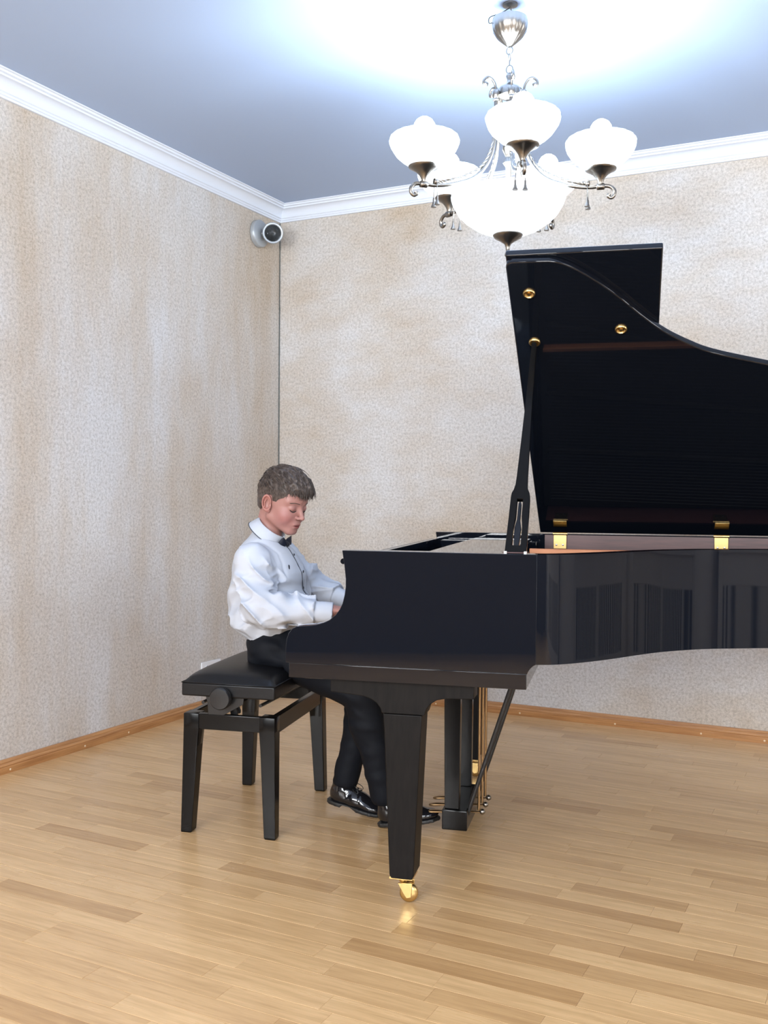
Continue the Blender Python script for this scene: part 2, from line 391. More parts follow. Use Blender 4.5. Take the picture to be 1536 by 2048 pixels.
wall_strip('rim', path, offset_path(path, .05), ZB, ZT, M['piano'], piano)
ip = [(x, y) for x, y in offset_path(path, .0505)]
wall_strip('inner_rim', ip, offset_path(path, .056), .80, ZT-.004, M['mahogany'], piano)
box('inner_rim', (.455, .545, WID-.0605, WID-.0555, .80, ZT-.004), M['mahogany'], piano, .0005)
prism('bottom_board', [(.03, .06), (.52, .056)]+offset_path(bent, .052)[4:]+[(.03, WID-.06)], .725, .74, M['leg_black'], piano, 'z', 0)
prism('iron_plate', [(.44, .06), (.53, .06)]+offset_path(bent, .058)[4:]+[(.44, WID-.062)], .868, .882, M['gold_plate'], piano, 'z', 0)
for x0, y0, x1, y1 in ((.46, .35, .95, .52), (.46, .62, 1.35, .80), (.46, .90, 1.75, 1.05), (.46, 1.15, 1.90, 1.25)):
    tube('plate_strut', [(x0, y0, .89), (x1, y1, .89)], .014, M['gold_plate'], piano, 6)
bm = bmesh.new()
for i in range(90):
    yy = .12+i*.0140; xe = max(.60, min(1.85, .55+(yy-.05)*1.35)); add_tube(bm, [(.47, yy, .905), (xe, yy+.05, .905)], .0009, 3, False)
tag(from_bm('strings', bm, M['string'], piano), kind='stuff')
box('keybed', (-.157, .519, .003, WID-.003, .645, .6878), M['piano'], piano, .002)
box('key_slip', (-.157, -.142, .056, WID-.056, .688, .724), M['piano'], piano)
for y0 in (.056, WID-.111): box('key_block', (-.1415, .01, y0, y0+.055, .688, .752), M['piano'], piano)
fb = prism('fallboard', [(.012, .755), (.030, .755), (.012, .985), (-.004, .985), (-.006, .970)], .057, WID-.057, M['piano'], piano, 'y', .001)
tube('fallboard_lip', [(-.013, .058, .977), (-.013, WID-.058, .977)], .0085, M['piano'], fb, 12)
box('pin_block', (.04, .43, .057, WID-.057, .80, .93), M['leg_black'], piano, .001)
kw = (WID-.222)/52
wk = bpy.data.meshes.new('white_key'); bm = bmesh.new(); add_box(bm, -.1395, .008, -kw/2+.0006, kw/2-.0006, .715, .738, .0012, 1); bm.to_mesh(wk); bm.free(); wk.materials.append(M['ivory'])
bk = bpy.data.meshes.new('black_key'); bm = bmesh.new(); add_prism(bm, [(-.088, .7385), (-.082, .7495), (.008, .7495), (.008, .7385)], -.0048, .0048); bm.to_mesh(bk); bm.free(); bk.materials.append(M['ebony'])
for i in range(52):
    yy = WID-.111-kw*(i+.5)
    o = bpy.data.objects.new('white_key', wk); COL.objects.link(o); o.parent = piano; o.location = (0, yy, 0)
    if i < 51 and (i % 7) in (0, 2, 3, 5, 6):
        o = bpy.data.objects.new('black_key', bk); COL.objects.link(o); o.parent = piano; o.location = (0, yy-kw/2, 0)
# folded music desk and what lies under the opening
md = box('music_desk', (.19, .415, .205, WID-.20, .984, .997), M['piano'], piano, .003)
for y0 in (.10, WID-.16): box('desk_slide', (.04, .43, y0, y0+.06, .955, .983), M['piano'], piano)
box('desk_ledge', (.165, .186, .15, WID-.15, .965, .990), M['piano'], piano)
box('wooden_rail', (.46, 1.32, .69, .703, .93, .990), M['orange_wood'], piano, .002)
# lid
def to_lid(name, outline, n0, n1, m, par, bev=.004):
    bm = bmesh.new(); add_prism(bm, outline, n0, n1, 'z'); bmesh.ops.recalc_face_normals(bm, faces=bm.faces)
    bevel_sharp(bm, bev, 40, 3)
    for v in bm.verts: v.co = LID(*v.co)
    return from_bm(name, bm, m, par, True, 30)
LL = 1.548
lo = [(.431, .004), (.431, LL-.022), (.434, LL-.010), (.441, LL-.003), (.452, LL)]
lo += [(x+.003, LL-y*.985) for x, y in bent if x > .5][1:]+[(1.80, .004)]
lid = to_lid('lid', lo, 0, .020, M['piano'], piano)
to_lid('folded_front_lid', [(.431, .012), (.431, 1.556), (.866, 1.556), (.866, .012)], .0205, .042, M['piano'], piano)
def lid_frame(x, u): return Matrix.Translation(LID(x, u)) @ Matrix(((1, 0, 0), (0, -math.cos(LA), -math.sin(LA)), (0, math.sin(LA), -math.cos(LA)))).to_4x4()
cup = [(.0185, 0), (.0185, .004), (.016, .007), (.0135, .007), (.011, .003), (.006, .002), (.005, .008), (0, .009)]
for x, u in ((.490, 1.421), (.491, 1.203), (.754, 1.252)): lathe('prop_socket', cup, M['brass'], lid, 24, mtx=lid_frame(x, u))
for x in (.517, 1.142):
    h = empty('lid_hinge'); h.parent = piano
    box('leaf', (x-.026, x+.026, WID-.066, WID-.0615, .952, 1.008), M['hinge'], h, .001)
    for k in (-.014, .012): lathe('screw', [(0, .002), (.004, .0015), (.0045, 0)], M['brass_dark'], h, 10, mtx=Matrix.Translation((x+k, WID-.066, .968)) @ Matrix.Rotation(PI/2, 4, 'X'))
    tube('knuckle', [(x-.029, WID-.062, 1.013), (x+.029, WID-.062, 1.013)], .0065, M['brass'], h, 12)
    bm = bmesh.new(); vs = add_box(bm, x-.027, x+.027, .064, .108, -.006, -.0005, .001, 1)
    for v in bm.verts: v.co = LID(*v.co)
    from_bm('leaf', bm, M['hinge'], h, True, 30)
# prop stick
p0 = Vector((.478, .083, 1.004)); p1 = LID(.491, 1.203, -.006); ax = (p1-p0); PL = ax.length; ax.normalize()
sd = Vector((1, 0, 0)); sd = (sd-ax*sd.dot(ax)).normalized(); nn = sd.cross(ax)
def prop_poly(outline, a, b):
    bm = bmesh.new(); add_prism(bm, outline, a, b, 'z'); bmesh.ops.recalc_face_normals(bm, faces=bm.faces)
    bevel_sharp(bm, .002, 30)
    for v in bm.verts: v.co = p0+sd*v.co.x+ax*v.co.y+nn*v.co.z
    return bm
ws = [(0, .0300), (.10, .0285), (.18, .0275), (.245, .0268), (.262, .0255), (.278, .0205), (.30, .0170), (.34, .0155), (.50, .0125), (.70, .0095), (.90, .0080), (.985, .0075), (1, .005)]
def half(t): return float(np.interp(t, [a for a, b in ws], [b for a, b in ws]))
bm = bmesh.new(); T0, T1 = .035, .238
def ring(ts): return [(half(t), t*PL) for t in ts]
tops = [t for t, w in ws if t > T1]
for outl in ([(half(0), 0), (half(T0), T0*PL), (-half(T0), T0*PL), (-half(0), 0)],
             ring([T1]+tops)+[(-w, y) for w, y in ring([T1]+tops)[::-1]],
             [(.0125, T0*PL), (half(T0), T0*PL), (half(.14), .14*PL), (half(T1), T1*PL), (.0085, T1*PL), (.0085, .16*PL), (.0125, .11*PL)],
             [(-.0125, T0*PL), (-half(T0), T0*PL), (-half(.14), .14*PL), (-half(T1), T1*PL), (-.0085, T1*PL), (-.0085, .16*PL), (-.0125, .11*PL)]):
    add_prism(bm, outl, -.010, .010, 'z')
for v in bm.verts: v.co = p0+sd*v.co.x+ax*v.co.y+nn*v.co.z
prop = from_bm('lid_prop', bm, M['bench_black'], piano)
sl = [(T0-.004, .0065), (.09, .0090), (.115, .0092), (.15, .0045), (.22, .0040), (.228, .002)]
from_bm('short_prop', prop_poly([(w, t*PL) for t, w in sl]+[(-w, t*PL) for t, w in sl[::-1]], -.0085, .006), M['piano'], prop, True, 30)
box('prop_block', (.444, .512, .060, .105, .992, 1.0135), M['mahogany'], piano, .001)
for x in (.448, .503): box('felt_pad', (x, x+.008, .0585, .066, 1.004, 1.016), M['felt_white'], piano, .001)
# legs
LEG = [(.112, .548), (.224, .548), (.222, .50), (.204, .090), (.199, .080), (.139, .080), (.134, .090), (.116, .50)]
BRK = [(-.045, .6445), (.370, .6445), (.370, .602), (.290, .599), (.266, .594), (.248, .582), (.236, .566), (.231, .5485), (.108, .5485), (.103, .562), (.092, .576), (.075, .587), (.052, .594), (-.045, .602)]
def caster(par, x, y):
    c = empty('caster'); c.parent = par
    box('plate', (x-.034, x+.034, y-.034, y+.034, .0735, .080), M['brass'], c, .001)
    lathe('stem', [(.011, .0735), (.013, .062), (.010, .056)], M['brass'], c, 16, (x, y, 0))
    for s in (-1, 1): prism('fork', [(x-.012, .058), (x+.030, .060), (x+.027, .020), (x+.014, .016), (x+.004, .03)], y+s*.0165-.003, y+s*.0165+.003, M['brass'], c, 'y', .0008)
    lathe('wheel', [(0, -.012), (.020, -.012), (.0255, -.008), (.027, 0), (.0255, .008), (.020, .012), (0, .012)], M['brass'], c, 24, mtx=Matrix.Translation((x+.017, y, .0275)) @ Matrix.Rotation(PI/2, 4, 'X'))
for ya, yb in ((.042, .132), (WID-.132, WID-.042)):
    lg = prism('leg', LEG, ya, yb, M['leg_black'], piano, 'y', .0025)
    prism('leg_bracket', BRK, ya+.004, yb-.012, M['leg_black'], lg, 'y', .002)
    caster(piano, .165, (ya+yb)/2)
lg = prism('leg', [(x+1.50, z) for x, z in LEG]+[], 1.05, 1.14, M['leg_black'], piano, 'y', .0025)
box('leg_bracket', (1.57, 1.76, 1.03, 1.16, .549, .724), M['leg_black'], lg)
caster(piano, 1.665, 1.095)
# pedal lyre
ly = empty('pedal_lyre'); ly.parent = piano
box('top_block', (.165, .31, .585, .905, .605, .6445), M['piano'], ly)
box('pedal_box', (.186, .272, .585, .905, .044, .112), M['bench_black'], ly, .004)
for ya in (.597, .865): prism('post', [(.188, .605), (.246, .605), (.243, .112), (.193, .112)], ya, ya+.028, M['bench_black'], ly, 'y', .002)
for yy in (.665, .745, .825):
    tube('trap_rod', [(.300, yy, .095), (.300, yy, .644)], .0045, M['bronze'], ly, 8)
    pd = spline([(.315, yy, .088), (.26, yy, .086), (.19, yy, .080), (.145, yy, .078), (.112, yy, .074)], 4)
    tube('pedal', [Vector(p) for p in pd], [.006, .006, .006, .006, .006, .006, .006, .007, .008, .009, .010, .0115, .013, .0135, .013, .0115, .007], M['bronze'], ly, 10, sx=.45)
    bm = bmesh.new(); add_ball(bm, (.312, yy, .090), .010, 10); from_bm('rod_nut', bm, M['brass_dark'], ly, True)
for yy in (.625, .865): tube('brace', [(.262, yy, .075), (.448, yy, .646)], .0075, M['black_metal'], ly, 8)
# ------------------------------------------------------------------ adjustable bench
BX, BY = -.531, .757
bench = empty('piano_bench', G(BX, BY), ANG, 'black adjustable piano bench with leather seat under the boy', 'bench')
HX, HY = .166, .296
for sx in (-1, 1):
    for sy in (-1, 1):
        # tapered leg: outer faces nearly plumb, inner faces taper
        bm = bmesh.new(); rows = []
        for z, w, splay in ((0, .037, .006), (.006, .041, .006), (.30, .052, .001), (.362, .056, 0), (.412, .056, 0)):
            ox, oy = sx*(HX+splay), sy*(HY+splay); ix, iy = ox-sx*w, oy-sy*w
            rows.append([bm.verts.new(p) for p in ((ox, oy, z), (ix, oy, z), (ix, iy, z), (ox, iy, z))])
        for a, b in zip(rows[:-1], rows[1:]):
            for k in range(4): bm.faces.new((a[k], a[(k+1) % 4], b[(k+1) % 4], b[k]))
        bm.faces.new(rows[0]); bm.faces.new(rows[-1])
        bmesh.ops.recalc_face_normals(bm, faces=bm.faces)
        bevel_sharp(bm, .003, 34)
        from_bm('leg', bm, M['bench_black'], bench, True, 35)
for s in (-1, 1):
    box('short_rail', (-HX+.05, HX-.05, s*(HY-.015)-.011, s*(HY-.015)+.011, .358, .412), M['bench_black'], bench)
    box('long_rail', (s*(HX-.015)-.011, s*(HX-.015)+.011, -HY+.05, HY-.05, .350, .411), M['bench_black'], bench)
    # lifting scissor arms
    for s2 in (-1, 1):
        prism('lift_arm', [(-.010, .405), (.014, .405), (.014, .415), (.004, .440), (.006, .474), (-.012, .474), (-.014, .44), (-.012, .42)], s2*.235-.006+s*.012, s2*.235+.006+s*.012, M['black_metal'], bench, 'y', .001)
    tube('lift_bar', [(s*.105, -.27, .446), (s*.128, .27, .446)], .006, M['black_metal'], bench, 8)
for s in (-1, 1):
    yk = s*(HY+.008)
    prism('knob_bracket', [(-.075, .412), (-.018, .412), (.052, .452), (.055, .476), (-.085, .476), (-.078, .455)], s*(HY-.004)-.003, s*(HY-.004)+.003, M['black_metal'], bench, 'y', .001)
    lathe('height_knob', [(0, 0), (.012, 0), (.012, .012), (.034, .013), (.0375, .018), (.0375, .034), (.034, .039), (.014, .0405), (0, .0405)], M['black_metal'], bench, 32, mtx=Matrix.Translation((-.018, s*(HY+.000), .4745)) @ Matrix.Rotation(-s*PI/2, 4, 'X') if s > 0 else Matrix.Translation((-.018, -HY, .4745)) @ Matrix.Rotation(PI/2, 4, 'X'))
# stop blocks on the rails
for s in (-1, 1): box('stop_block', (s*(HX-.03)-.018, s*(HX-.03)+.018, HY-.09, HY-.055, .411, .420), M['felt_white'], bench)
box('seat_board', (-HX-.002, HX+.004, -HY-.012, HY+.012, .474, .520), M['leather'], bench, .006, 3)
# crowned cushion
bm = bmesh.new(); nx, ny = 25, 37; V = []
for i in range(nx):
    r = []
    for j in range(ny):
        u, v = -1+2*i/(nx-1), -1+2*j/(ny-1)
        e = (1-abs(u)**3.2)*(1-abs(v)**5); z = .519+.046*max(e, 0)**.42
        r.append(bm.verts.new((u*HX+.001, v*(HY+.009), z)))
    V.append(r)
for i in range(nx-1):
    for j in range(ny-1): bm.faces.new((V[i][j], V[i+1][j], V[i+1][j+1], V[i][j+1]))
for f in bm.faces: f.normal_update()
from_bm('cushion', bm, M['leather'], bench, True)
bm = bmesh.new(); q = [(-HX-.001, -HY-.011), (HX+.003, -HY-.011), (HX+.003, HY+.011), (-HX-.001, HY+.011), (-HX-.001, -HY-.011)]
for a, b in zip(q[:-1], q[1:]): add_tube(bm, [(*a, .5205), (*b, .5205)], .0022, 6)
from_bm('piping', bm, M['leather'], bench, True)
# ------------------------------------------------------------------ chandelier
CX, CY = 2.067, -1.741
ch = empty('chandelier', (CX, CY, RZ), 0, 'brass five-arm chandelier with lit frosted glass bowls', 'chandelier')
def Z(z): return z-RZ
BR = M['brass_dark']
lathe('ceiling_hook_plate', [(0, 0), (.026, 0), (.026, -.006), (.012, -.010), (0, -.010)], BR, ch, 20)
tube('ceiling_hook', spline([(0, 0, -.010), (.004, 0, -.022), (.010, 0, -.032), (.004, 0, -.042), (-.006, 0, -.038), (-.007, 0, -.030)], 4), .0025, BR, ch, 8)
lathe('canopy', [(.006, Z(2.813)), (.045, Z(2.812)), (.060, Z(2.808)), (.061, Z(2.800)), (.060, Z(2.786)), (.055, Z(2.765)), (.043, Z(2.745)), (.026, Z(2.729)), (.012, Z(2.716)), (.006, Z(2.712))], M['brass_dark'], ch, 72,
      flute=lambda a, z: .05*abs(math.sin(9*a))*(1 if Z(2.722) < z < Z(2.80) else 0))
tube('supply_wire', spline([(0, 0, -.012), (-.03, -.012, -.030), (-.062, -.03, -.045), (-.064, -.03, -.065), (-.045, -.02, -.058)], 6), .002, M['dark'], ch, 6)
def ring(name, c, r, rr, ax, par=ch):
    pts = []
    for k in range(17):
        a = 2*PI*k/16; pts.append(Vector((c[0]+(r*math.cos(a) if ax == 'x' else 0), c[1]+(r*math.cos(a) if ax == 'y' else 0), c[2]+r*math.sin(a)*1.15)))
    return tube(name, pts, rr, BR, par, 6)
ring('chain_link', (0, 0, Z(2.700)), .0115, .0022, 'x'); ring('chain_link', (0, 0, Z(2.677)), .010, .0022, 'y')
tube('chain_rod', [(0, 0, Z(2.668)), (0, 0, Z(2.648))], .0028, BR, ch); ring('chain_link', (0, 0, Z(2.636)), .012, .0022, 'x')
lathe('stem_cap', [(0, Z(2.626)), (.008, Z(2.622)), (.012, Z(2.612)), (.007, Z(2.600)), (.010, Z(2.590)), (.016, Z(2.582)), (.034, Z(2.574)), (.038, Z(2.568)), (.038, Z(2.545)), (.032, Z(2.541)), (.010, Z(2.53))], BR, ch, 28)
lathe('centre_stem', [(.009, Z(2.54)), (.009, Z(2.40)), (.018, Z(2.385)), (.022, Z(2.36)), (.010, Z(2.335)), (.020, Z(2.315)), (.010, Z(2.30)), (.008, Z(2.06))], BR, ch, 16)
BW = [(.020, .000), (.045, .010), (.072, .026), (.096, .050), (.110, .073), (.1165, .092), (.1175, .102), (.114, .112), (.107, .118)]
BW = [(r, z*.92) for r, z in BW]
bowl = BW+[(r-.004, z+.0) for r, z in BW[::-1]]
az0 = math.atan2(CAM.y-CY, CAM.x-CX)
def pol(a, r, z): return Vector((r*math.cos(a), r*math.sin(a), Z(z)))
def twist(p, off, turns):
    out = []
    n = len(p)
    for i in range(n):
        t = (p[min(i+1, n-1)]-p[max(i-1, 0)]).normalized(); s = t.cross(Vector((0, 0, 1)));
        s = s.normalized() if s.length > .05 else Vector((1, 0, 0)); b = t.cross(s); a = 2*PI*turns*i/n
        out.append(p[i]+(s*math.cos(a)+b*math.sin(a))*off)
    return out
AR = .312
for k in range(5):
    a = az0+math.radians(8)+k*2*PI/5
    side = Vector((-math.sin(a), math.cos(a), 0)); rad = Vector((math.cos(a), math.sin(a), 0))
    main = [Vector(p) for p in spline([pol(a, .050, 2.557), pol(a, .050, 2.48), pol(a, .054, 2.395), pol(a, .075, 2.315), pol(a, .125, 2.256), pol(a, .20, 2.224), pol(a, .27, 2.210), pol(a, AR+.012, 2.212)], 7)]
    arm = tube('arm', main, .0065, BR, ch, 10)
    up2 = [Vector(p) for p in spline([pol(a, .050, 2.42), pol(a, .066, 2.355), pol(a, .10, 2.296), pol(a, .16, 2.255), pol(a, .24, 2.228), pol(a, .275, 2.222)], 9)]
    bm = bmesh.new()
    for ph in (0, .5):
        q = twist(up2, .003, 9); q2 = twist(up2, -.003, 9); add_tube(bm, q if ph == 0 else q2, .0034, 6)
    from_bm('twisted_cord', bm, BR, arm, True)
    lathe('collar', [(.0085, 0), (.012, .004), (.0085, .010), (.012, .016), (.0125, .034), (.008, .040)], BR, arm, 16, tuple(pol(a, .050, 2.520)))
    tube('top_scroll', [Vector(p) for p in spline([pol(a, .050, 2.557), pol(a, .054, 2.577), pol(a, .066, 2.594), pol(a, .082, 2.598), pol(a, .095, 2.587), pol(a, .096, 2.574), pol(a, .088, 2.570), pol(a, .085, 2.578)], 5)], [.0045]*30+[.006]*6, BR, arm, 8)
    bm = bmesh.new(); add_ball(bm, pol(a, .090, 2.575), .007, 10); from_bm('scroll_tip', bm, BR, arm, True)
    e = pol(a, AR, 2.209)
    lathe('socket_tube', [(.009, -.012), (.011, -.010), (.011, .012), (.009, .014)], BR, arm, 16, mtx=Matrix.Translation(e) @ Matrix.Rotation(a, 4, 'Z') @ Matrix.Rotation(PI/2, 4, 'Y'))
    lathe('shade_cup', [(.007, .0), (.009, .012), (.015, .024), (.026, .037), (.042, .047), (.052, .052), (.053, .056), (.040, .057), (.0, .052)], BR, arm, 32, tuple(e+Vector((0, 0, .004))))
    sh = lathe('glass_shade', bowl, M['bowl'], arm, 60, tuple(e+Vector((0, 0, .052))), flute=lambda q, z: .012*math.sin(20*q), ang=80)
    bp = e+Vector((0, 0, .188))
    lathe('bulb', [(0, .036)]+[(.037*math.sin(t), .037*math.cos(t)) for t in (.4, .8, 1.2, 1.6, 2.0, 2.4)]+[(.014, -.045), (.014, -.135), (0, -.135)], M['bulb'], arm, 20, tuple(bp))
    tube('end_scroll', [Vector(p) for p in spline([pol(a, AR+.010, 2.211), pol(a, AR+.032, 2.207), pol(a, AR+.046, 2.193), pol(a, AR+.046, 2.177), pol(a, AR+.036, 2.169), pol(a, AR+.027, 2.175), pol(a, AR+.030, 2.182)], 5)], [.0065]*12+[.006]*12+[.007]*7, BR, arm, 8)
    for s in (-1, 1):
        b0 = pol(a, AR-.042, 2.230)+side*s*.006
        ta = tube('tassel_cord', [b0, pol(a, AR-.042, 2.212)+side*s*.013, pol(a, AR-.042, 2.170)+side*s*.016], .0014, BR, arm, 5)
        lathe('tassel_bell', [(0, .004), (.003, .002), (.0035, -.010), (.006, -.020), (.009, -.026), (.009, -.029), (0, -.029)], BR, arm, 12, tuple(pol(a, AR-.042, 2.170)+side*s*.016))
    bm = bmesh.new(); add_lathe(bm, [(.011, -.006), (.013, 0), (.011, .006)], 14, mtx=Matrix.Translation(pol(a, AR-.042, 2.222)) @ Matrix.Rotation(a, 4, 'Z') @ Matrix.Rotation(PI/2, 4, 'Y')); from_bm('cord_ring', bm, BR, arm, True)
    l = bpy.data.lights.new('bulb_light', 'POINT'); l.energy = LAMP_W; l.color = LAMP_COL; l.shadow_soft_size = .048
    lo_ = bpy.data.objects.new('bulb_light', l); COL.objects.link(lo_); lo_.parent = arm; lo_.location = bp+Vector((0, 0, -.014))
BB = [(.030, 2.066), (.07, 2.074), (.11, 2.091), (.145, 2.115), (.172, 2.141), (.189, 2.170), (.196, 2.192), (.197, 2.204)]
lathe('large_bowl', [(r, Z(z)) for r, z in BB]+[(r-.005, Z(z)) for r, z in BB[::-1]], M['bowl'], ch, 72, flute=lambda q, z: .006*math.sin(24*q), ang=80)
lathe('bottom_cap', [(.0, Z(2.073)), (.050, Z(2.072)), (.052, Z(2.067)), (.046, Z(2.058)), (.024, Z(2.046)), (.012, Z(2.038)), (.007, Z(2.026)), (.006, Z(2.012)), (.010, Z(2.004)), (.011, Z(1.998)), (.006, Z(1.992)), (0, Z(1.990))], BR, ch, 28)
for k in range(3):
    a = az0+math.radians(8+36)+k*2*PI/3
    lathe('bulb', [(0, .036)]+[(.030*math.sin(t), .036*math.cos(t)) for t in (.4, .8, 1.2, 1.6, 2.0, 2.4)]+[(.013, -.03), (0, -.03)], M['bulb'], ch, 16, tuple(pol(a, .08, 2.165)))
    l = bpy.data.lights.new('bulb_light', 'POINT'); l.energy = LAMP_W*.6; l.color = LAMP_COL; l.shadow_soft_size = .04
    lo_ = bpy.data.objects.new('bulb_light', l); COL.objects.link(lo_); lo_.parent = ch; lo_.location = pol(a, .08, 2.215)
# ------------------------------------------------------------------ small wall things
wl = empty('wall_spotlight', (0, -.238, 2.655), 0, 'small silver round spotlight high on the left wall by the corner', 'wall lamp')
lathe('wall_plate', [(0, 0), (.070, 0), (.077, .004), (.077, .026), (.072, .032), (0, .034)], M['silver'], wl, 40, mtx=Matrix.Rotation(PI/2, 4, 'Y'))
tube('swivel_arm', [(.026, .004, 0), (.045, .010, 0), (.062, .018, 0)], .010, M['silver'], wl, 12)
hd = (CAM-Vector((.105, -.185, 2.652))); hd = Vector((hd.x*1.15, hd.y, hd.z*.6)).normalized()
zq = hd.to_track_quat('Z', 'Y').to_matrix().to_4x4()
hm = Matrix.Translation((.092, .020, -.003)) @ zq
lathe('lamp_head', [(0, -.055), (.030, -.052), (.050, -.035), (.058, -.008), (.058, .018), (.056, .024), (.050, .024)], M['silver'], wl, 36, mtx=hm)
lathe('bezel', [(.058, .016), (.060, .026), (.056, .032), (.049, .031), (.046, .026), (.046, .02)], M['silver'], wl, 36, mtx=hm)
lathe('reflector', [(.049, .024), (.040, .004), (.024, -.012), (.010, -.018), (0, -.018)], M['chrome'], wl, 32, mtx=hm)
lathe('halogen_bulb', [(0, .004), (.006, .002), (.009, -.006), (.008, -.016)], M['dark'], wl, 16, mtx=hm)
so = empty('wall_socket', (0, -.664, .218), 0, 'white double wall socket low on the left wall behind the bench', 'socket')
box('frame', (0, .009, -.084, .084, -.042, .042), M['white_plastic'], so, .003)
for s in (-1, 1):
    w = lathe('socket_well', [(.0215, .013), (.0235, .0135), (.0235, .009), (.0215, .009), (.020, .002), (0, .002)], M['white_plastic'], so, 28, mtx=Matrix.Translation((0, s*.0385, 0)) @ Matrix.Rotation(PI/2, 4, 'Y'))
    lathe('socket_face', [(0, .0115), (.0195, .0112), (.0205, .009)], M['grey_plastic'], so, 28, mtx=Matrix.Translation((-.001, s*.0385, 0)) @ Matrix.Rotation(PI/2, 4, 'Y'))
    for t in (-1, 1): lathe('pin_hole', [(0, .0125), (.0026, .0125), (.0026, .0105)], M['dark'], so, 10, mtx=Matrix.Translation((-.001, s*.0385+t*.0095, 0)) @ Matrix.Rotation(PI/2, 4, 'Y'))
cb = tube('corner_cable', spline([(.004, -.004, 2.775), (.004, -.004, 2.45), (.004, -.005, 2.27), (.0065, -.004, 2.255), (.004, -.004, 2.22), (.004, -.004, 1.6), (.005, -.004, .8), (.004, -.004, .058)], 4), .0026, M['cable'], None, 6)
tag(cb, 'thin dark cable running straight down the corner of the two walls', 'cable')
# radiator screens under the windows behind the camera (seen mirrored in the lacquer)
def radiator(name, label, org, rz, L):
    r = empty(name, org, rz, label, 'radiator screen', 'radiator screens below the windows')
    box('top_board', (-L/2, L/2, 0, .20, .80, .84), M['radiator'], r)
    for x in (-L/2+.05, L/2-.05, 0): box('stile', (x-.05, x+.05, .14, .165, 0, .80), M['radiator'], r)
    for z in (.0, .58): box('cross_rail', (-L/2+.1, L/2-.1, .142, .163, z, z+(.12 if z == 0 else .22)), M['radiator'], r)
    n = int((L/2-.15)/.055)
    for h in (-1, 1):
        for i in range(n): x = h*(.075+i*.055); box('slat', (x-.014, x+.014, .146, .158, .12, .58), M['radiator'], r, 0)
    box('radiator_body', (-L/2+.1, L/2-.1, .02, .10, .10, .70), M['dark'], r)
for (a, b), q in list(zip(WINF, ('left', 'right')))[1:]: radiator('radiator_screen', 'pale slatted radiator screen below the window facing the piano side', ((a+b)/2, RY, 0), 0, 1.7)
for (a, b), q in zip(WINR, ('nearer', 'farther')): radiator('radiator_screen', 'pale slatted radiator screen below the %s window in the right wall' % q, (RX, (a+b)/2, 0), PI/2, 2.3 if q == 'nearer' else 1.9)
# ------------------------------------------------------------------ distance-field sculpting
def smin(a, b, k):
    h = np.clip(.5+.5*(b-a)/k, 0, 1); return b*(1-h)+a*h-k*h*(1-h)
def smax(a, b, k): return -smin(-a, -b, k)
def A3(*v): return np.array(v, float)
def ball(p, c, r): return np.sqrt(((p-c)**2).sum(-1))-r
def ell(p, c, r):
    q = (p-c)/np.array(r, float); k0 = np.sqrt((q**2).sum(-1)); k1 = np.sqrt(((q/np.array(r, float))**2).sum(-1))+1e-9
    return k0*(k0-1)/k1
def cone(p, a, b, ra, rb):
    a = np.array(a, float); b = np.array(b, float); ab = b-a; t = np.clip(((p-a)@ab)/(ab@ab), 0, 1)
    return np.sqrt(((p-a-t[..., None]*ab)**2).sum(-1))-(ra+(rb-ra)*t)
def union(ds, k):
    d = ds[0]
    for e in ds[1:]: d = smin(d, e, k)
    return d
_LAT = np.random.RandomState(3).rand(32, 32, 32).astype(np.float32)
def vnoise(p):
    i = np.floor(p).astype(int); f = p-i; f = f*f*(3-2*f); i %= 32; j = (i+1) % 32; o = 0
    for a in (0, 1):
        for b in (0, 1):
            for c in (0, 1):
                w = (f[..., 0] if a else 1-f[..., 0])*(f[..., 1] if b else 1-f[..., 1])*(f[..., 2] if c else 1-f[..., 2])
                o = o+w*_LAT[(j if a else i)[..., 0], (j if b else i)[..., 1], (j if c else i)[..., 2]]
    return o
def ridge(p): return (1-np.abs(2*vnoise(p)-1))**2.6
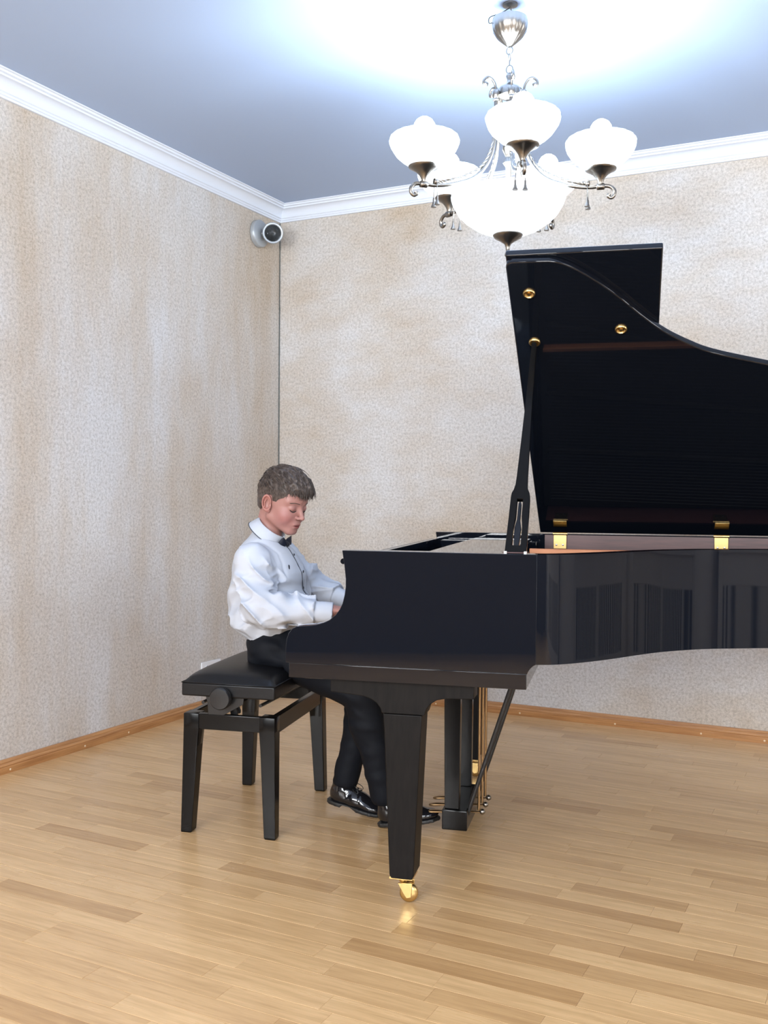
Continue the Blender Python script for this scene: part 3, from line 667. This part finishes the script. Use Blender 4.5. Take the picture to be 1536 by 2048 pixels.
def surface(fn, lo, hi, h):
    """naive surface nets over a box: returns (verts, quads)"""
    lo = np.array(lo, float); n = np.ceil((np.array(hi, float)-lo)/h).astype(int)+1
    xs = [lo[k]+h*np.arange(n[k]) for k in range(3)]
    q = 4; cx = [np.minimum(lo[k]+h*q*np.arange((n[k]+q-1)//q+1), 1e9) for k in range(3)]
    Dc = fn(np.stack(np.meshgrid(*cx, indexing='ij'), -1)).astype(np.float32)     # coarse pass finds where the surface lies
    ic = [np.minimum((np.arange(n[k])+q//2)//q, len(cx[k])-1) for k in range(3)]
    D = Dc[np.ix_(*ic)]; near = np.argwhere(np.abs(D) < h*q*1.5+.012)
    for a in range(0, len(near), 400000):
        b = near[a:a+400000]; D[b[:, 0], b[:, 1], b[:, 2]] = fn(lo+b*h)
    D[0] = D[-1] = 1; D[:, 0] = D[:, -1] = 1; D[:, :, 0] = D[:, :, -1] = 1
    S = D < 0
    m = n-1; cnt = np.zeros(m, np.int16)
    def cor(a, b, c): return (slice(a, a+m[0]), slice(b, b+m[1]), slice(c, c+m[2]))
    C = [(a, b, c) for a in (0, 1) for b in (0, 1) for c in (0, 1)]
    for q in C: cnt += S[cor(*q)]
    act = (cnt > 0) & (cnt < 8); idx = np.full(m, -1, int); ii = np.argwhere(act); idx[act] = np.arange(len(ii))
    acc = np.zeros((len(ii), 3)); num = np.zeros(len(ii))
    for a in range(8):
        for b in range(a+1, 8):
            A, B = np.array(C[a]), np.array(C[b])
            if abs(A-B).sum() != 1: continue
            da = D[ii[:, 0]+A[0], ii[:, 1]+A[1], ii[:, 2]+A[2]]; db = D[ii[:, 0]+B[0], ii[:, 1]+B[1], ii[:, 2]+B[2]]
            cr = (da < 0) != (db < 0); t = np.where(cr, da/np.where(cr, da-db, 1), 0)
            acc += np.where(cr[:, None], A+(B-A)*t[:, None], 0); num += cr
    V = lo+(ii+acc/num[:, None])*h
    F = []
    for ax in range(3):
        u, v = (ax+1) % 3, (ax+2) % 3
        sl0 = [slice(1, m[k]) for k in range(3)]; sl0[ax] = slice(0, m[ax])
        s0 = S[tuple(sl0)]; sl1 = list(sl0); sl1[ax] = slice(1, m[ax]+1); s1 = S[tuple(sl1)]
        e = np.argwhere(s0 != s1); base = e.copy(); base[:, u] += 1; base[:, v] += 1
        fl = s0[e[:, 0], e[:, 1], e[:, 2]]
        def cell(du, dv):
            q = base.copy(); q[:, u] -= du; q[:, v] -= dv; return idx[q[:, 0], q[:, 1], q[:, 2]]
        Q = np.stack([cell(1, 1), cell(0, 1), cell(0, 0), cell(1, 0)], 1)
        Q = np.where(fl[:, None], Q, Q[:, ::-1]); F.append(Q)
    return V, np.concatenate(F)
def relax(V, F, it, lam=.5):
    for _ in range(it):
        s = np.zeros_like(V); c = np.zeros(len(V))
        for a in range(4):
            b = (a+1) % 4; np.add.at(s, F[:, a], V[F[:, b]]); np.add.at(s, F[:, b], V[F[:, a]]); np.add.at(c, F[:, a], 1); np.add.at(c, F[:, b], 1)
        V = V*(1-lam)+lam*s/c[:, None]
    return V
BOYB = A3(-.47, .757, 0)
def sdf_obj(name, parts, m, parent, color=None):
    VV, FF, off = [], [], 0
    for V, F in parts: VV.append(V); FF.append(F+off); off += len(V)
    V = np.concatenate(VV); F = np.concatenate(FF)
    me = bpy.data.meshes.new(name); me.from_pydata((V-BOYB).tolist(), [], F.tolist()); me.polygons.foreach_set('use_smooth', [True]*len(F))
    if color is not None:
        at = me.color_attributes.new('tone', 'FLOAT_COLOR', 'POINT'); c = np.ones((len(V), 4), np.float32); c[:, :3] = color(V); at.data.foreach_set('color', c.ravel())
    me.update()
    return mesh_obj(name, me, m, parent)
# ------------------------------------------------------------------ the boy at the keyboard
boy = empty('person', G(BOYB[0], BOYB[1]), ANG, 'boy in white shirt, black bow tie and black trousers seated playing the piano', 'person')
HO = A3(-.4525, .765, 1.130); PSI, ALP = math.radians(20), math.radians(17)
hf = A3(math.cos(PSI)*math.cos(ALP), -math.sin(PSI)*math.cos(ALP), -math.sin(ALP)); hl = A3(math.sin(PSI), math.cos(PSI), 0)
hu = A3(math.cos(PSI)*math.sin(ALP), -math.sin(PSI)*math.sin(ALP), math.cos(ALP)); HB = np.stack([hf, hl, hu])
def to_head(p): return (p-HO)@HB.T
JAW = .90       # the lower face is this much shorter
def face(p):
    q = to_head(p); q[..., 2] = np.where(q[..., 2] < 0, q[..., 2]/JAW, q[..., 2]); return q
def from_head(q): return HO+np.asarray(q, float)@HB
NB = A3(-.515, .762, .965)       # base of the neck
def head_sdf(p):
    q = face(p); s = q.copy(); s[..., 1] = np.abs(s[..., 1])
    d = ell(q, A3(-.010, 0, .042), (.094, .071, .080))
    d = smin(d, ell(q, A3(.030, 0, -.012), (.060, .0575, .082)), .03)
    d = smin(d, cone(s, (.005, .046, -.048), (.066, .012, -.086), .020, .017), .025)
    d = smin(d, ell(q, A3(.071, 0, -.089), (.017, .019, .015)), .014)
    d = smin(d, ell(s, A3(.052, .034, -.030), (.030, .026, .032)), .02)
    d = smin(d, ell(q, A3(.070, 0, -.056), (.026, .028, .024)), .016)
    d = smin(d, ell(q, A3(.052, 0, .055), (.040, .050, .040)), .03)
    d = smin(d, cone(s, (.083, .012, .031), (.066, .046, .030), .008, .008), .014)
    d = smax(d, -ell(s, A3(.100, .031, .011), (.018, .018, .013)), .012)
    d = smin(d, ell(s, A3(.0725, .031, .009), (.0155, .0165, .0125)), .005)
    d = smin(d, cone(q, (.086, 0, .018), (.1045, 0, -.020), .0065, .0085), .010)
    d = smin(d, ball(q, A3(.1075, 0, -.0225), .0090), .006)
    d = smin(d, ell(s, A3(.0965, .0105, -.0265), (.0095, .0065, .0065)), .005)
    d = smax(d, -ball(s, A3(.1015, .0060, -.0335), .0036), .003)
    d = smin(d, ell(q, A3(.0895, 0, -.0550), (.0080, .0195, .0050)), .005)
    d = smin(d, ell(q, A3(.0878, 0, -.0665), (.0080, .0165, .0058)), .005)
    d = smax(d, -ell(q, A3(.0965, 0, -.0605), (.0090, .021, .0016)), .0025)
    d = smax(d, -cone(q, (.100, 0, -.034), (.1015, 0, -.048), .0032, .0032), .004)
    nk = cone(p, from_head((-.032, 0, -.040)), NB, .047, .052)
    d = smin(d, nk, .020)
    return smin(d, ell(p, NB+A3(.0, 0, -.03), (.07, .12, .05)), .03)
def ear_sdf(sg):
    def fn(p):
        q = to_head(p); e = q*A3(1, sg, 1)-A3(-.008, .0725, .000); ca, sa = math.cos(.45), math.sin(.45)
        a = e[..., 0]*ca-e[..., 1]*sa; n = e[..., 0]*sa+e[..., 1]*ca; b = e[..., 2]
        a2 = a*.97+b*.20; b2 = b*.97-a*.20; Q = np.stack([a2, b2, n], -1)
        rr = np.sqrt((a2/.0155)**2+((b2-.004)/.0265)**2)+1e-9; th = np.arctan2(b2-.004, a2)
        gap = np.clip(1-np.abs(th+.25)/.55, 0, 1)          # the rim opens towards the cheek
        ring = np.sqrt(((rr-1)*.0175)**2+(n-.0065)**2)-.0031*(1-.9*gap)
        bowl_ = np.maximum((rr-1.0)*.0150, np.abs(n+.0022-.0066*rr**2)-.0019)
        lobe = ell(Q, A3(.004, -.0240, .003), (.0080, .0095, .0042))
        anti = cone(Q, (-.0065, -.010, .0055), (-.0075, .006, .0062), .0026, .0026); anti = smin(anti, cone(Q, (-.0075, .006, .0062), (-.001, .017, .0058), .0026, .0018), .002)
        trag = ell(Q, A3(.0125, -.004, .0050), (.0042, .0058, .0042))
        d = smin(smin(ring, bowl_, .0022), lobe, .004); d = smin(smin(d, anti, .0018), trag, .0025)
        root = ell(Q, A3(.008, .0, -.008), (.012, .022, .0065)); return smin(d, root, .003)
    return fn
RS, RE, RW = A3(-.508, .617, .930), A3(-.462, .560, .772), A3(-.222, .612, .757)
LS, LE, LW = A3(-.500, .905, .930), A3(-.392, .962, .806), A3(-.246, .925, .764)
def hand_sdf(W, hand):
    s = 1 if hand == 'R' else -1      # right hand: thumb towards +y
    def P(x, y, z): return A3(W[0]+x, W[1]+y*s, z)
    def fn(p):
        d = cone(p, W-A3(.06, 0, .002), P(.012, 0, .764), .024, .021)
        d = smin(d, ell(p, P(.055, .001, .768), (.046, .036, .0135)), .014)
        for k, (y, L) in enumerate(((.030, .92), (.010, 1.0), (-.010, .95), (-.028, .78))):
            a, b, c, e = P(.088, y*.85, .772), P(.088+.034*L, y*1.1, .781), P(.088+.056*L, y*1.2, .770), P(.088+.066*L, y*1.25, .7475)
            f = union([cone(p, a, b, .0088, .0080), cone(p, b, c, .0080, .0074), cone(p, c, e, .0074, .0066)], .003)
            d = smin(d, f, .004)
        t = union([cone(p, P(.030, .028, .764), P(.062, .050, .760), .0125, .0098), cone(p, P(.062, .050, .760), P(.098, .056, .7485), .0095, .0075)], .004)
        return smin(d, t, .008)
    return fn
def limbs_sdf(p):      # the rest of the body, under the clothes
    d = ell(p, A3(-.505, .76, .84), (.10, .135, .15)); d = smin(d, ell(p, A3(-.475, .76, .65), (.080, .12, .07)), .05)
    for a, b, c, r in ((RS, RE, RW, .034), (LS, LE, LW, .034)):
        d = smin(d, cone(p, a, b, r+.006, r-.004), .03); d = smin(d, cone(p, b, c, r-.004, .023), .01)
    for hip, kn, an in LEGS:
        d = smin(d, cone(p, hip, kn, .044, .040), .02); d = smin(d, cone(p, kn, an, .040, .030), .01)
    return d
LEGS = [(A3(-.455, .690, .605), A3(-.118, .680, .468), A3(-.036, .680, .105)), (A3(-.455, .835, .605), A3(-.130, .828, .468), A3(-.212, .800, .120))]
M['skin'] = mat('skin', (.8, .5, .42), .48, spec=.4)
_t = NT(M['skin']); _a = _t.n('ShaderNodeVertexColor', layer_name='tone'); _t.l(_a.outputs[0], _t.b.inputs['Base Color'])
_t.b.inputs['Subsurface Weight'].default_value = .12; _t.b.inputs['Subsurface Radius'].default_value = (.012, .005, .003); _t.b.inputs['Subsurface Scale'].default_value = .6
def skin_tone(V):
    q = face(V); s = q.copy(); s[:, 1] = np.abs(s[:, 1])
    base = np.tile(A3(.425, .215, .178), (len(V), 1))
    def blend(c, w): return base*(1-w[:, None])+A3(*c)*w[:, None]
    ck = np.exp(-((s-A3(.065, .042, -.032))**2).sum(1)/(2*.022**2)); base = blend((.41, .155, .142), .75*ck)
    er = np.clip((s[:, 1]-.071)/.006, 0, 1)*(np.abs(q[:, 2]) < .045)*(np.abs(q[:, 0]) < .04); base = blend((.42, .16, .125), .65*er)
    nz = np.exp(-((q-A3(.112, 0, -.022))**2).sum(1)/(2*.009**2)); base = blend((.47, .235, .20), .5*nz)
    lp = (((q-A3(.097, 0, -.0605))/A3(.014, .0205, .0105))**2).sum(1); base = blend((.27, .075, .072), np.clip(1.25-lp, 0, 1)*.9)
    ey = np.exp(-((s-A3(.088, .031, .006))**2).sum(1)/(2*.008**2)); base = blend((.33, .15, .135), .5*ey)
    return base*A3(.84, .83, .85)
hp = surface(head_sdf, HO-A3(.15, .16, .215), HO+A3(.17, .16, .17), .0019)
hp = (relax(*hp, 1, .4), hp[1])
ears = []
for sg in (-1, 1):
    ec = from_head((-.008, sg*.078, 0)); ears.append(surface(ear_sdf(sg), ec-A3(.035, .03, .045), ec+A3(.035, .03, .045), .0012))
hr = surface(hand_sdf(RW, 'R'), RW+A3(-.04, -.07, -.04), RW+A3(.18, .08, .05), .0024)
hl2 = surface(hand_sdf(LW, 'L'), LW+A3(-.04, -.08, -.045), LW+A3(.18, .07, .05), .0024)
lb = surface(limbs_sdf, (-.66, .48, .06), (.02, 1.03, .99), .010)
body = sdf_obj('body', [hp, *ears, hr, hl2, lb], M['skin'], boy, skin_tone)
# hair
HL = ((-.14, -.040), (-.085, -.038), (-.055, -.034), (-.036, -.010), (-.024, .032), (.004, .034), (.010, .012), (.047, .010), (.055, .036), (.064, .060), (.085, .059), (.105, .052), (.16, .048))
def hairline(F): return np.interp(F, [a for a, b in HL], [b for a, b in HL])
def hair_sdf(p):
    q = to_head(p)
    d = ell(q, A3(-.010, 0, .043), (.0985, .0755, .088))
    d = smin(d, ell(q, A3(.012, 0, .082), (.088, .064, .062)), .03)
    d = smin(d, ell(q, A3(.066, 0, .078), (.042, .054, .026)), .022)
    d = smin(d, ell(q, A3(-.052, 0, -.010), (.040, .054, .048)), .02)
    w = vnoise(q*A3(55, 190, 70)); w2 = vnoise(q*A3(30, 60, 35)+7); top = np.clip((q[..., 2]-.055)/.05, 0, 1)
    d = d-(.0022+.0055*top)*(w-.5)*2-.006*top*(w2-.5)
    return smax(d, (hairline(q[..., 0])+.010*(vnoise(q*A3(70, 70, 20))-.5)-q[..., 2])*.8, .006)
M['hair'] = mat('brown_hair', (.105, .070, .050), .45, spec=.4)
_t = NT(M['hair']); _g = _t.ramp(_t.noise(_t.coords((1, 1, 1)), 90, 3), [(.3, (.042, .030, .025)), (.7, (.098, .074, .062))]); _t.l(_g.outputs[0], _t.b.inputs['Base Color'])
hs = surface(hair_sdf, HO-A3(.13, .12, .10), HO+A3(.16, .12, .17), .0028)
hair = sdf_obj('hair', [hs], M['hair'], body)
# hair strands lying over that shape
hv = to_head(hs[0]); rs = np.random.RandomState(8)
pick = rs.choice(len(hv), 3800, replace=len(hv) < 3800); bm = bmesh.new(); cen = A3(-.01, 0, .03)
for i in pick:
    r0 = hv[i]; nrm = r0-cen; nrm /= np.linalg.norm(nrm); top = np.clip((r0[2]-.045)/.05, 0, 1)
    side = 1-top; flow = A3(.9, .25*np.sign(r0[1])*side+rs.normal(0, .35), -.55*side-.25) if r0[0] > -.04 or top > .4 else A3(-.15, rs.normal(0, .25), -1)
    flow = flow-nrm*(flow@nrm); flow /= np.linalg.norm(flow)+1e-6
    L = (.008+.020*top)*(.6+.8*rs.rand()); lift = (.06+.18*top)*(.3+rs.rand())
    if r0[2] < hairline(r0[0])+.008: L *= .6
    pts = [from_head(r0-nrm*.001+flow*L*t+nrm*lift*L*(t-.8*t*t)+A3(0, 0, -.15)*L*t*t)-BOYB for t in (0, .33, .66, 1)]
    add_tube(bm, pts, [.0009, .0009, .0007, .0002], 3, False)
tag(from_bm('hair_strands', bm, M['hair'], hair, True), kind='stuff')
# lashes and brows
M['lash'] = mat('dark_lash', (.025, .016, .012), .6); M['brow'] = mat('brown_brow', (.075, .048, .036), .7)
bvh_head = BVHTree.FromPolygons([Vector(v) for v in hp[0]], hp[1].tolist())
def on_head(F, S, U, lift):
    o = Vector(from_head((.16, S, U))); h = bvh_head.ray_cast(o, Vector(-hf))
    return (h[0]+Vector(hf)*lift if h[0] else Vector(from_head((F, S, U))))-Vector(BOYB)
for s in (-1, 1):
    tube('eyelashes', [on_head(.08, s*(.031+x), -.0005+z, .0006) for x, z in ((-.0135, .003), (-.009, -.0005), (-.004, -.0025), (.001, -.003), (.006, -.002), (.011, .001), (.0145, .004))], [.0008, .0017, .0022, .0024, .0023, .0018, .0009], M['lash'], body, 6)
    bm = bmesh.new()
    for k in range(26):
        t = k/25; x = .016+.031*t; z = .0285+.0045*math.sin(t*2.4)-.004*t; b0 = on_head(.08, s*x, z, .0002); b1 = on_head(.08, s*(x+.006), z+.0016-.001*t, .0012); add_tube(bm, [b0, (b0+b1)/2, b1], [.0013, .0012, .0004], 4, False)
    from_bm('eyebrow', bm, M['brow'], body, True)
# shirt
M['shirt'] = mat('white_cotton', (.50, .525, .585), .75, spec=.2)
_t = NT(M['shirt']); _t.bump(_t.noise(_t.coords(), 900, 1), .06, .0006)
TZ = [.640, .662, .680, .700, .750, .810, .885, .920, .955, .985, 1.010, 1.035]
TC = [-.487, -.490, -.494, -.496, -.494, -.495, -.500, -.504, -.510, -.515, -.515, -.512]
TX = [.078, .100, .118, .131, .137, .136, .128, .118, .101, .078, .056, .040]
TY = [.135, .148, .156, .158, .155, .152, .153, .150, .135, .108, .075, .045]
CU = A3(.60, -.03, .80); CU /= np.linalg.norm(CU); CC = A3(-.502, .762, 1.029)
def shirt_sdf(p):
    z = p[..., 2]; cx = np.interp(z, TZ, TC); rx = np.interp(z, TZ, TX); ry = np.interp(z, TZ, TY)
    d = (np.sqrt(((p[..., 0]-cx)/rx)**2+((p[..., 1]-.762)/ry)**2)-1)*np.minimum(rx, ry)
    d = np.maximum(d, .645-z); d = np.maximum(d, z-1.03)
    d = d*.9
    rip = ridge(p*A3(9, 7, 17)+vnoise(p*9)[..., None]*1.8)
    tor = d-.022*(rip-.3)*np.clip((.95-z)/.14, .12, 1)*np.clip((z-.648)/.04, .15, 1)
    arms = []
    for S, E, Wv, sg in ((RS, RE, RW, 1), (LS, LE, LW, -1)):
        Wc = Wv+(Wv-E)/np.linalg.norm(Wv-E)*.012
        u = cone(p, S, E, .064, .053); f = cone(p, E, Wc, .053, .038)
        a = smin(u, f, .022)
        ab = E-S; tu = np.clip(((p-S)@ab)/(ab@ab), 0, 1); bc = Wc-E; tf = np.clip(((p-E)@bc)/(bc@bc), 0, 1)
        # drag folds: diagonal on the upper arm, gathered at the elbow, lengthwise towards the cuff
        el = np.exp(-((p-E)**2).sum(-1)/(2*.055**2))
        w1 = ridge(p*A3(11, 8, 25)+vnoise(p*14)[..., None]*1.2+3.1*sg)
        w2 = ridge(p*A3(6, 30, 30)+vnoise(p*16)[..., None]*.8+5.7)
        w3 = ridge(p@np.array([[15, 3, 13], [0, 11, 3], [6, 2, -6]], float).T+2.2)
        a = a-.027*(w1-.3)*(.25+.75*el)*(tf < .98)-.018*(w2-.3)*np.clip(tf*2.2, 0, 1)*np.clip((1-tf)*6, 0, 1)-.021*(w3-.3)*np.clip(tu*3, 0, 1)*(1-.7*tf)
        wd = Wc-E; wd = wd/np.linalg.norm(wd); al = (p-Wc)@wd
        # cuff: a firmer cylinder past the gathers, open at the wrist
        c0 = Wc-wd*.066; rad = np.sqrt(np.maximum(((p-c0)**2).sum(-1)-((p-c0)@wd)**2, 0))
        cuff = np.maximum(rad-(.0375+.0012*(vnoise(p*60)-.5)), np.abs((p-c0)@wd-.036)-.032)
        a = np.maximum(a, (p-c0)@wd-.006)
        arms.append(smin(a, cuff, .0035))
    d = smin(tor, arms[0], .020); d = smin(d, arms[1], .020)
    # seam at the armhole
    for S, sg in ((RS, -1), (LS, 1)):
        sm = np.abs((p-S)@A3(.25, sg*.93, .28)+.028); d = d+.0022*np.exp(-(sm/.004)**2)*np.clip((z-.84)/.05, 0, 1)
    hh = (p-CC)@CU; rad = np.sqrt(np.maximum(((p-CC)**2).sum(-1)-hh**2, 0))
    return smax(d, -np.maximum(rad-.0735, -.0135-hh), .004)
sp = surface(shirt_sdf, (-.67, .47, .63), (-.16, 1.05, 1.05), .0034)
sp = (relax(*sp, 1, .45), sp[1])
shirt = sdf_obj('shirt', [sp], M['shirt'], boy)
bvh_s = BVHTree.FromPolygons([Vector(v) for v in sp[0]], sp[1].tolist())
def on_shirt(y, z, lift=.0, x0=-.15):
    h = bvh_s.ray_cast(Vector((x0, y, z)), Vector((-1, 0, 0)))
    return (h[0]+h[1]*lift if h[0] else Vector((-.38, y, z)))-Vector(BOYB)
M['navy'] = mat('navy_satin', (.006, .008, .018), .5, spec=.3); M['trim'] = mat('charcoal_trim', (.035, .04, .055), .6)
CT = A3(-.468, .750, 1.000)
plk = [(.752, .985), (.750, .965), (.748, .94), (.748, .91), (.750, .88), (.752, .85), (.754, .82), (.755, .79), (.756, .76), (.757, .735), (.757, .71)]
tube('placket_trim', [on_shirt(y, z, .0008) for y, z in plk], .0019, M['trim'], shirt, 5)
tube('placket_edge', [on_shirt(y+.026, z, .0003) for y, z in plk[1:]], .0010, M['shirt'], shirt, 5)
for z in (.945, .885, .825, .770): lathe('button', [(0, .0022), (.0045, .002), (.0055, 0)], M['trim'], shirt, 12, mtx=Matrix.Translation(on_shirt(.763, z, .0)) @ Matrix.Rotation(PI/2, 4, 'Y'))
lathe('chest_emblem', [(0, .0015), (.0065, .0012), (.0075, 0)], M['navy'], shirt, 12, mtx=Matrix.Translation(on_shirt(.690, .905)) @ Matrix.Rotation(PI/2-.2, 4, 'Y') @ Matrix.Diagonal((1.3, .8, 1, 1)))
# folded collar round the leaning neck
ctr = from_head((-.032, 0, -.040)); nax = ctr-NB; nax /= np.linalg.norm(nax)
cu, cc = CU, CC     # the collar axis leans forward
cfw = A3(1, 0, 0)-cu*cu[0]; cfw /= np.linalg.norm(cfw); csd = np.cross(cu, cfw)
prof = [(.0525, -.010), (.0520, .012), (.0530, .0225), (.0555, .0255), (.0590, .0235), (.0665, .008), (.0765, -.0135), (.0745, -.0145), (.0640, .004), (.0560, .014), (.0545, .0)]
bm = bmesh.new(); R = []; n = 64
for k in range(n+1):
    a = math.radians(14)+(2*PI-math.radians(28))*k/n; fr = .5+.5*math.cos(a); ring = []
    for j, (r, h) in enumerate(prof):
        point = max(0, fr-.72)/.28
        hh = h-(.013*point**1.5 if 5 <= j <= 8 else 0)-.004*fr; rr = r*(1+.05*fr)
        ring.append(bm.verts.new(Vector(cc+(cfw*math.cos(a)*rr*.98+csd*math.sin(a)*rr*1.04)+cu*hh-BOYB)))
    R.append(ring)
m_ = len(prof)
for k in range(n):
    for j in range(m_): bm.faces.new((R[k][j], R[k][(j+1) % m_], R[k+1][(j+1) % m_], R[k+1][j]))
bm.faces.new(R[0]); bm.faces.new(R[-1][::-1])
collar = from_bm('collar', bm, M['shirt'], shirt, True, 60)
pts = []
for k in range(n+1):
    a = math.radians(14)+(2*PI-math.radians(28))*k/n; fr = .5+.5*math.cos(a); point = max(0, fr-.72)/.28; rr = .0772*(1+.05*fr)
    pts.append(Vector(cc+(cfw*math.cos(a)*rr*.98+csd*math.sin(a)*rr*1.04)+cu*(-.0140-.013*point**1.5-.004*fr)-BOYB))
tube('collar_trim', pts, .0016, M['trim'], collar, 5)
# bow tie
bc_ = cc+cfw*.0810+cu*.004; bmx = Matrix(((csd[0], cu[0], cfw[0], bc_[0]-BOYB[0]), (csd[1], cu[1], cfw[1], bc_[1]-BOYB[1]), (csd[2], cu[2], cfw[2], bc_[2]-BOYB[2]), (0, 0, 0, 1)))
bow = empty('bow_tie'); bow.parent = boy; bow.matrix_local = bmx @ Matrix.Scale(1.12, 4)
for s in (-1, 1):
    bm = bmesh.new(); rows = []
    for t in range(9):
        u = t/8; x = s*(.004+.036*u); hgt = .008+.0165*u**.8; th = .0045+.008*math.sin(PI*min(u*1.05, 1)); fold = .003*(1-u)
        rows.append([bm.verts.new((x-(s*.003 if abs(v) < .5 and u == 1 else 0), hgt*v, w*th*(1-.75*abs(v)**3)+.002*math.sin(v*6)*(1-u)-.010*u*u)) for v, w in ((-1, 0), (-.7, 1), (-.3, 1), (0, .7), (.3, 1), (.7, 1), (1, 0), (.7, -1), (.3, -1), (-.3, -1), (-.7, -1))])
    for a, b in zip(rows[:-1], rows[1:]):
        for k in range(11): bm.faces.new((a[k], a[(k+1) % 11], b[(k+1) % 11], b[k]))
    bm.faces.new(rows[0]); bm.faces.new(rows[-1])
    from_bm('bow_wing', bm, M['navy'], bow, True, 50)
bm = bmesh.new(); add_box(bm, -.0085, .0085, -.0100, .0100, -.004, .0115, .003, 3); from_bm('knot', bm, M['navy'], bow, True)
tube('tie_band', [Vector(cc+(cfw*math.cos(a)*.0575+csd*math.sin(a)*.0585)+cu*(.010-.012*(.5+.5*math.cos(a)))-BOYB) for a in np.linspace(-1.2, 1.2, 25)], .004, M['navy'], boy, 6)
# trousers
M['trousers'] = mat('black_suiting', (.006, .007, .010), .65, spec=.12)
def trouser_sdf(p):
    z = p[..., 2]; zz = [.55, .58, .62, .66, .69]
    cx = np.interp(z, zz, [-.462, -.462, -.466, -.470, -.474]); rx = np.interp(z, zz, [.095, .103, .104, .098, .090]); ry = np.interp(z, zz, [.145, .152, .152, .145, .138])
    d = (np.sqrt(((p[..., 0]-cx)/rx)**2+((p[..., 1]-.762)/ry)**2)-1)*np.minimum(rx, ry)*.9
    d = smax(d, .552-z, .03); d = np.maximum(d, z-.688)
    w = vnoise(p*A3(14, 12, 40)+vnoise(p*11)[..., None]*1.4); w2 = vnoise(p*A3(34, 16, 20)+4)
    d = d-.010*(w-.5)
    for hip, kn, an in LEGS:
        th = cone(p, hip, kn, .080, .062); th = smax(th, .556-z-np.clip(p[..., 0]+.39, 0, 1)*5, .02)
        fp = an+(kn-an)*.02
        sh = cone(p, kn, fp, .058, .047); cal = ell(p, kn*.72+fp*.28+A3(-.012, 0, 0), (.055, .052, .085))
        lg = smin(smin(th, sh, .02), cal, .03)
        bk = np.exp(-((p-kn-A3(-.03, 0, -.04))**2).sum(-1)/(2*.05**2))
        lg = lg-.009*(w-.5)-.012*(w2-.5)*bk
        ax_ = (an-kn)/np.linalg.norm(an-kn); lg = np.maximum(lg, (p-an)@ax_-.022)
        d = smin(d, lg, .03)
    return d
tp = surface(trouser_sdf, (-.60, .58, .08), (.06, .95, .70), .0055); tp = (relax(*tp, 1, .4), tp[1])
sdf_obj('trousers', [tp], M['trousers'], boy)
# shoes
M['patent'] = mat('black_patent_leather', (.008, .008, .010), .10, coat=.4); M['sole'] = mat('rubber_sole', (.012, .012, .012), .5)
def shoe_fn(M4):
    Mi = np.array(M4.inverted())
    def tl(p): return p@Mi[:3, :3].T+Mi[:3, 3]
    def upper(p):
        q = tl(p)
        d = ell(q, A3(.040, 0, .042), (.040, .033, .042)); d = smin(d, ell(q, A3(.105, .002, .036), (.070, .037, .034)), .02)
        d = smin(d, ell(q, A3(.172, .001, .026), (.052, .039, .022)), .02); d = smin(d, cone(q, (.045, 0, .06), (.036, 0, .092), .034, .031), .015)
        d = smin(d, cone(q, (.075, 0, .064), (.130, 0, .046), .020, .020), .012)
        for x in (.120,): d = d+.0014*np.exp(-((q[..., 0]-x-.03*np.abs(q[..., 1])*8)/.003)**2)
        return np.maximum(d, .010-q[..., 2])
    def sole(p):
        q = tl(p); x, y, z = q[..., 0], q[..., 1], q[..., 2]
        w = np.interp(x, [-.004, .01, .04, .09, .14, .18, .21, .226], [.012, .028, .034, .031, .040, .041, .030, .006])
        bot = np.interp(x, [0, .058, .064, .10, .125, .23], [0, 0, .010, .010, .001, .003])
        d = np.maximum(np.abs(y)-w, np.maximum(z-.015, bot-z)); return np.maximum(d, np.maximum(-.004-x, x-.227))
    return upper, sole
def shoe(name, toe, heel, yawd):
    d = Vector(toe)-Vector(heel); x = d.normalized(); y = Vector((0, 0, 1)).cross(x).normalized(); z = x.cross(y); sc = .98
    M4 = Matrix.Translation(Vector(heel)) @ Matrix((x, y, z)).transposed().to_4x4() @ Matrix.Scale(sc, 4)
    up_, so_ = shoe_fn(M4); lo = np.minimum(np.array(toe), np.array(heel))-A3(.07, .07, .03); hi = np.maximum(np.array(toe), np.array(heel))+A3(.06, .07, .12)
    a = surface(up_, lo, hi, .0032); sh = sdf_obj(name, [(relax(*a, 1, .4), a[1])], M['patent'], boy)
    sdf_obj('sole', [surface(so_, lo, hi, .0032)], M['sole'], sh)
    bv = BVHTree.FromPolygons([Vector(v) for v in a[0]], a[1].tolist())
    def top(px, py_, l=.001):
        o = M4 @ Vector((px, py_, .2)); h = bv.ray_cast(o, -z); return (h[0] if h[0] else M4 @ Vector((px, py_, .06)))+z*l-Vector(BOYB)
    for px in (.078, .092, .106, .120): tube('lace', [top(px, -.014), top(px+.002, -.005, .003), top(px-.002, .005, .003), top(px, .014)], .0016, M['sole'], sh, 5)
    for s in (-1, 1): tube('lace_loop', [Vector(p) for p in spline([top(.076, 0, .003), top(.090, s*.012, .016), top(.112, s*.022, .018), top(.118, s*.026, .010), top(.098, s*.020, .006), top(.078, 0, .003)], 4)], .0013, M['sole'], sh, 5)
    return sh
shoe('shoe', (-.072, .786, .001), (-.278, .812, .034), 0)
shoe('shoe', (.172, .672, .046), (-.052, .684, .004), 0)
